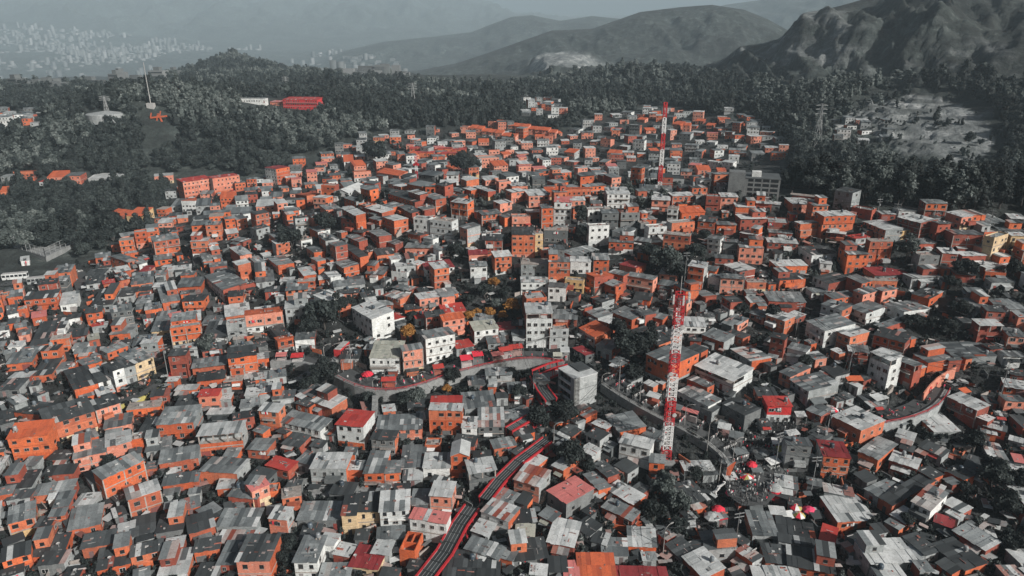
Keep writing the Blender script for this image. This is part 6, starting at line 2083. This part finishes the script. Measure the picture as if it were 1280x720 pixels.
# woods round the settlement
WOODS = [(-260, 376), (-260, 100), (0, 112), (160, 112), (230, 92), (291, 70), (350, 86), (430, 100), (560, 106), (640, 110), (700, 98), (790, 86), (860, 92), (960, 104), (1030, 108), (1100, 100), (1200, 98), (1500, 80), (1500, 292), (1280, 268), (1080, 262), (976, 240), (985, 200),
         (960, 183), (915, 148), (830, 133), (740, 146), (700, 164), (580, 157), (450, 168), (400, 196), (330, 220), (215, 230), (188, 290), (118, 318), (78, 333), (0, 368)]
CLEAR = [[(1050, 128), (1090, 112), (1150, 108), (1205, 116), (1240, 135), (1262, 175), (1245, 212), (1190, 222), (1140, 216), (1110, 205), (1085, 180)], [(175, 140), (215, 140), (225, 195), (180, 200)], [(105, 140), (150, 138), (150, 160), (110, 165)], [(15, 312), (100, 312), (100, 370), (-100, 370), (-100, 318)],
         [(880, 175), (980, 178), (975, 192), (880, 190)], [(222, 216), (305, 214), (305, 240), (222, 246)], [(300, 122), (400, 124), (400, 138), (300, 136)], [(1085, 150), (1120, 140), (1120, 190), (1085, 180)]]
rs = np.random.RandomState(5)
def scatter(n, r0, r1, need):
    r = np.sqrt(rs.uniform(r0 * r0, r1 * r1, n)); a = rs.uniform(R(-46), R(46), n)
    x = r * np.sin(a); y = r * np.cos(a); z = hmap(x, y)
    px, py = proj_np(x, y, z)
    ok = in_poly(px, py, WOODS)
    for c in CLEAR: ok &= ~(in_poly(px, py, c) & (rs.rand(n) < .985))
    # gaps and glades
    ok &= fbm(x / 55., y / 55., 3) > .20
    return np.stack([x, y, z], -1)[ok], px[ok], py[ok]
hx = np.array([[h.c.x + h.n.x * h.d / 2, h.c.y + h.n.y * h.d / 2] for h in ALLH])
def clear_of_houses(P, m):
    keep = np.ones(len(P), bool)
    for i in range(0, len(P), 500):
        d = np.hypot(P[i:i + 500, None, 0] - hx[None, :, 0], P[i:i + 500, None, 1] - hx[None, :, 1]).min(1)
        keep[i:i + 500] = d > m
    return keep
PROTECT = [(h.px, h.py, max(4, h.w * F / h.t / 2), h.H * F / h.t) for h in ALLH if h.t < 2000 and (h.py < 275)] + [(263, 226, 36, 22), (346, 212, 17, 22), (376, 137, 18, 9), (350, 133, 14, 5), (312, 129, 16, 4), (133, 147, 24, 9), (199, 151, 12, 12), (45, 312, 40, 10), (30, 345, 40, 12), (190, 134, 8, 6), (1020, 184, 5, 12), (946, 222, 30, 30)]
PR = np.array(PROTECT)
def hides(p, a, b, rd):
    t = p[1] * FW.y + (p[2] - CAM.z) * FW.z
    top = b - 2.0 * rd * F / t; wd = rd * .8 * F / t
    return bool(((np.abs(PR[:, 0] - a) < PR[:, 2] + wd) & (b > PR[:, 1]) & (top < PR[:, 1] - .2 * PR[:, 3])).any())
woods = []
P, px, py = scatter(15000, 255, 760, 0)
k = clear_of_houses(P, 7.5)
for p, a, b in zip(P[k], px[k], py[k]):
    rd = rs.uniform(3.4, 6.4)
    if hides(p, a, b, rd): rd *= .45
    if not hides(p, a, b, rd): woods.append((p, a, b, rd))
P, px, py = scatter(19000, 760, 1760, 0)
for p, a, b in zip(P, px, py):
    rd = rs.uniform(4.5, 8.0)
    if not hides(p, a, b, rd): woods.append((p, a, b, rd))
def size(t): return t[3] / math.hypot(t[0][0], t[0][1])
inview = [t for t in woods if -15 < t[1] < 1295]
rest = [t for t in woods if not (-15 < t[1] < 1295)]
inview.sort(key=size, reverse=True)
def leaf_of(p):
    n = float(fbm(np.array([p[0] / 90.]), np.array([p[1] / 90.]), 2)[0])
    return ('leaf_pale' if n + rs.uniform(-.12, .12) > .59 else 'leaf_dark')
def kind_of(p): return rs.choice(['broad', 'broad', 'tall', 'tall', 'cone'])
SINGLE_TREES = 215
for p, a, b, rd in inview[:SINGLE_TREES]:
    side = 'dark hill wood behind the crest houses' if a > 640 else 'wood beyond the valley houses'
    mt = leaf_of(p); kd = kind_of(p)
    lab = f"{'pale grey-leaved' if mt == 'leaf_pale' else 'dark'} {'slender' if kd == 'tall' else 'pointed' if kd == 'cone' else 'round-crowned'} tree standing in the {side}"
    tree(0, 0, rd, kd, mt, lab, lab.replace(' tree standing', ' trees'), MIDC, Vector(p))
def mass(name, items, libs, label):
    Vs = []; Qs = []; Rs = []; Ms = []; o = 0
    for p, a, b, rd in items:
        lib = libs[0] if math.hypot(p[0], p[1]) < 620 else libs[1]
        V, Qd, rv = lib[kind_of(p)][rs.randint(3)]
        an = rs.uniform(0, 6.28); c, s = math.cos(an), math.sin(an)
        W = np.stack([V[:, 0] * c - V[:, 1] * s, V[:, 0] * s + V[:, 1] * c, V[:, 2] * rs.uniform(.85, 1.2) + rs.uniform(.05, .5)], -1) * rd + np.array(p)
        Vs.append(W); Qs.append(Qd + o); o += len(V); Rs.append(np.clip(rv + rs.uniform(-.22, .3), 0, 1)); Ms.append(np.full(len(Qd), 1 if leaf_of(p) == 'leaf_pale' else 0))
    me = np_mesh(name, np.concatenate(Vs), np.concatenate(Qs), ['leaf_dark', 'leaf_pale'], np.concatenate(Ms), np.concatenate(Rs))
    o = link(name, me); tag(o, label, 'wood', kind='stuff'); print(name, len(items), len(me.polygons))
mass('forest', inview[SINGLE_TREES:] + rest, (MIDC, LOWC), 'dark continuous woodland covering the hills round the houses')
# weeds and shrubs in the alleys and on the banks
sh = []
for _ in range(7000):
    a, b = rs.uniform(-300, 1560), rs.uniform(236, 740)
    if not in_poly(np.array([a]), np.array([b]), TOWN)[0]: continue
    g = ground_at(a, b); sh.append((np.array(g), a, b, rs.uniform(.5, 1.5)))
for _ in range(1500):
    a, b = rs.uniform(200, 1010), rs.uniform(138, 262)
    if not in_poly(np.array([a]), np.array([b]), TOWN)[0]: continue
    g = ground_at(a, b); sh.append((np.array(g), a, b, rs.uniform(.9, 2.3)))
for _ in range(420):
    a, b = rs.uniform(1040, 1265), rs.uniform(112, 212)
    if fbm(np.array([a / 26.]), np.array([b / 12.]), 3)[0] < .5: continue
    g = ground_at(a, b); sh.append((np.array(g), a, b, rs.uniform(.8, 2.6)))
P = np.array([s[0] for s in sh])
foots = [foot(h, .1) for h in ALLH]
ok = np.ones(len(P), bool)
for h in ALLH:
    c = np.array(h.c); d = P - c
    u = d[:, 0] * h.u.x + d[:, 1] * h.u.y; v = d[:, 0] * h.n.x + d[:, 1] * h.n.y
    ok &= ~((np.abs(u) < h.w / 2 + .4) & (v > -.5) & (v < h.d + .4))
sh = [s for s, k in zip(sh, ok) if k and not in_poly(np.array([s[1]]), np.array([s[2]]), [(905, 545), (1000, 520), (990, 670), (905, 660)])[0]]
mass('undergrowth', sh, (LOWC, LOWC), 'dark weeds and shrubs in the gaps between the houses')

# sheets, planks, barrels and rubble lying in the alleys
b = MB(); rj = random.Random(4); k = 0
cs = ['roof_grey', 'roof_dark', 'roof_light', 'clutter', 'brick_orange', 'concrete_dark', 'roof_rust', 'band_concrete']
Pq = []
for _ in range(6500):
    a_, c_ = rj.uniform(-30, 1310), rj.uniform(280, 735)
    if in_poly(np.array([a_]), np.array([c_]), TOWN)[0]: Pq.append(ground_at(a_, c_))
Pn = np.array([tuple(p) for p in Pq]); ok = np.ones(len(Pn), bool)
for h in ALLH:
    d = Pn - np.array(h.c); u = d[:, 0] * h.u.x + d[:, 1] * h.u.y; v = d[:, 0] * h.n.x + d[:, 1] * h.n.y
    ok &= ~((np.abs(u) < h.w / 2 + .3) & (v > -.6) & (v < h.d + .3))
for S in (S1, S2, S4):
    for p in S[::2]: ok &= np.hypot(Pn[:, 0] - p.x, Pn[:, 1] - p.y) > 8
ok &= ~in_poly(*proj_np(Pn[:, 0], Pn[:, 1], Pn[:, 2]), [(895, 545), (1000, 515), (1000, 670), (895, 665)])
for p in Pn[ok]:
    t = rj.random(); M = Matrix.Translation(p) @ Matrix.Rotation(rj.uniform(0, 3.14), 4, 'Z')
    if t < .35:      # propped or lying sheet
        w_, l_ = rj.uniform(.9, 2.4), rj.uniform(1.2, 3.4); b.box(-w_ / 2, w_ / 2, -l_ / 2, l_ / 2, 0, .05, rj.choice(cs[:3] + ['roof_rust']), None, M @ Matrix.Translation((0, 0, rj.choice([.2, 1.6, 2.1]))) @ Matrix.Rotation(rj.uniform(-.25, .25), 4, 'X'))
    elif t < .6:     # low wall or step
        b.box(-rj.uniform(.6, 2.5), rj.uniform(.6, 2.5), -.12, .12, -2, rj.uniform(.5, 1.9), rj.choice(cs[4:6] + ['band_concrete']), None, M)
    else:
        for _k in range(3):
            x, y, s_ = rj.uniform(-1, 1), rj.uniform(-1, 1), rj.uniform(.15, .6); b.box(x, x + s_, y, y + s_ * rj.uniform(.5, 1.5), -.5, rj.uniform(.15, .7), rj.choice(cs), None, M)
o = b.build('alley_clutter'); tag(o, 'loose sheets, low walls, barrels and rubble lying in the alleys', 'clutter', kind='stuff')
# ------------------------------------------------------------------ the city in the valley
rc = np.random.RandomState(9)
def city():
    Vs = []; Rv = []; 
    n = 34000
    y = 2500 + 6000 * rc.rand(n) ** .7 ; x = rc.uniform(-1, 1, n) * y * .95
    px, py = proj_np(x, y, hmap(x, y))
    P1 = in_poly(px, py, [(-150, 22), (150, 40), (260, 60), (400, 66), (480, 72), (520, 100), (440, 112), (-150, 125)])
    d = fbm(x / 500., y / 500., 4)
    ok = P1 & (d > .38) & (rc.rand(n) < np.clip((d - .35) * 5, .1, 1))
    x, y = x[ok], y[ok]; z = hmap(x, y)
    m = len(x)
    tall = rc.rand(m) < .30
    w = np.where(tall, rc.uniform(14, 22, m), rc.uniform(14, 36, m)); dd = rc.uniform(12, 22, m); h = np.where(tall, rc.uniform(18, 42, m), rc.uniform(5, 13, m))
    a = rc.uniform(-.6, .6, m)
    base = np.array([(-1, -1, -.3), (1, -1, -.3), (1, 1, -.3), (-1, 1, -.3), (-1, -1, 1), (1, -1, 1), (1, 1, 1), (-1, 1, 1)], float)
    L = base[None] * np.stack([w / 2, dd / 2, h], -1)[:, None]
    c, s = np.cos(a)[:, None], np.sin(a)[:, None]
    W = np.stack([L[..., 0] * c - L[..., 1] * s + x[:, None], L[..., 0] * s + L[..., 1] * c + y[:, None], L[..., 2] + z[:, None]], -1)
    q_ = np.array([(4, 5, 6, 7), (0, 1, 5, 4), (1, 2, 6, 5), (2, 3, 7, 6), (3, 0, 4, 7)])
    Q = (q_[None] + (np.arange(m) * 8)[:, None, None]).reshape(-1, 4)
    me = np_mesh('distant_city', W.reshape(-1, 3), Q, ['city_wall'], None, np.repeat(rc.rand(m), 5))
    o = link('distant_city', me); tag(o, 'pale towers and blocks of the hazy city filling the far valley', 'city', kind='stuff'); print('city', m)
city()
def tower(px, py, w, d, top_row, label):
    g = ground_at(px, py); hh = lift(px, top_row, g); t = empty('tower_block', g, rng.uniform(-.5, .5)); tag(t, label, 'apartment block', 'pale towers at the foot of the far hills')
    b = MB(); b.box(-w / 2, w / 2, -d / 2, d / 2, -8, hh, 'city_wall', rng.uniform(.3, 1)); b.box(-w / 5, w / 5, -d / 4, d / 4, hh, hh + 5, 'city_wall', .2); b.build('wall', t)
    n = max(3, int(hh / 5))
    b = MB()
    for k in range(n):
        z = hh * (k + .4) / n; b.box(-w / 2 + .8, w / 2 - .8, -d / 2 - .1, -d / 2 + .1, z, z + 1.8, 'glass_dark', .9)
    b.build('window_band', t)
for k, (px, py, w, top, say) in enumerate([(38, 116, 13, 106, 'squat pale tower first of four above the wood'), (50, 116, 14, 104, 'pale tower second of four above the wood'), (62, 117, 15, 102, 'wide grey tower third of four above the wood'), (75, 116, 14, 103, 'pale tower last of four above the wood'),
        (23, 113, 15, 98, 'slanting pale block beside the four towers'), (148, 108, 10, 92, 'slim white tower of the valley pair, first'), (153, 107, 9, 90, 'slim grey tower of the valley pair, second'), (200, 104, 16, 88, 'broad white tower standing alone in the valley'), (219, 100, 10, 88, 'thin pale tower beyond the broad white one'),
        (112, 108, 30, 100, 'long low pale block in the valley'), (172, 106, 26, 98, 'low white block before the broad tower')]):
    tower(px, py, w * 1.5, 16, top, say)
# village at the foot of the second ridge
def cottages(name, spots, label):
    b = MB()
    for px, py in spots:
        g = ground_at(px, py); b.T = Matrix.Translation(g); w = rng.uniform(14, 30); b.box(-w / 2, w / 2, -8, 8, -5, rng.uniform(7, 14), 'city_wall', rng.random())
    b.T = None; tag(b.build(name), label, 'buildings', kind='stuff')
cottages('far_village', [(rng.uniform(430, 505), rng.uniform(68, 104)) for _ in range(46)], 'scatter of white buildings under the hazy second ridge')
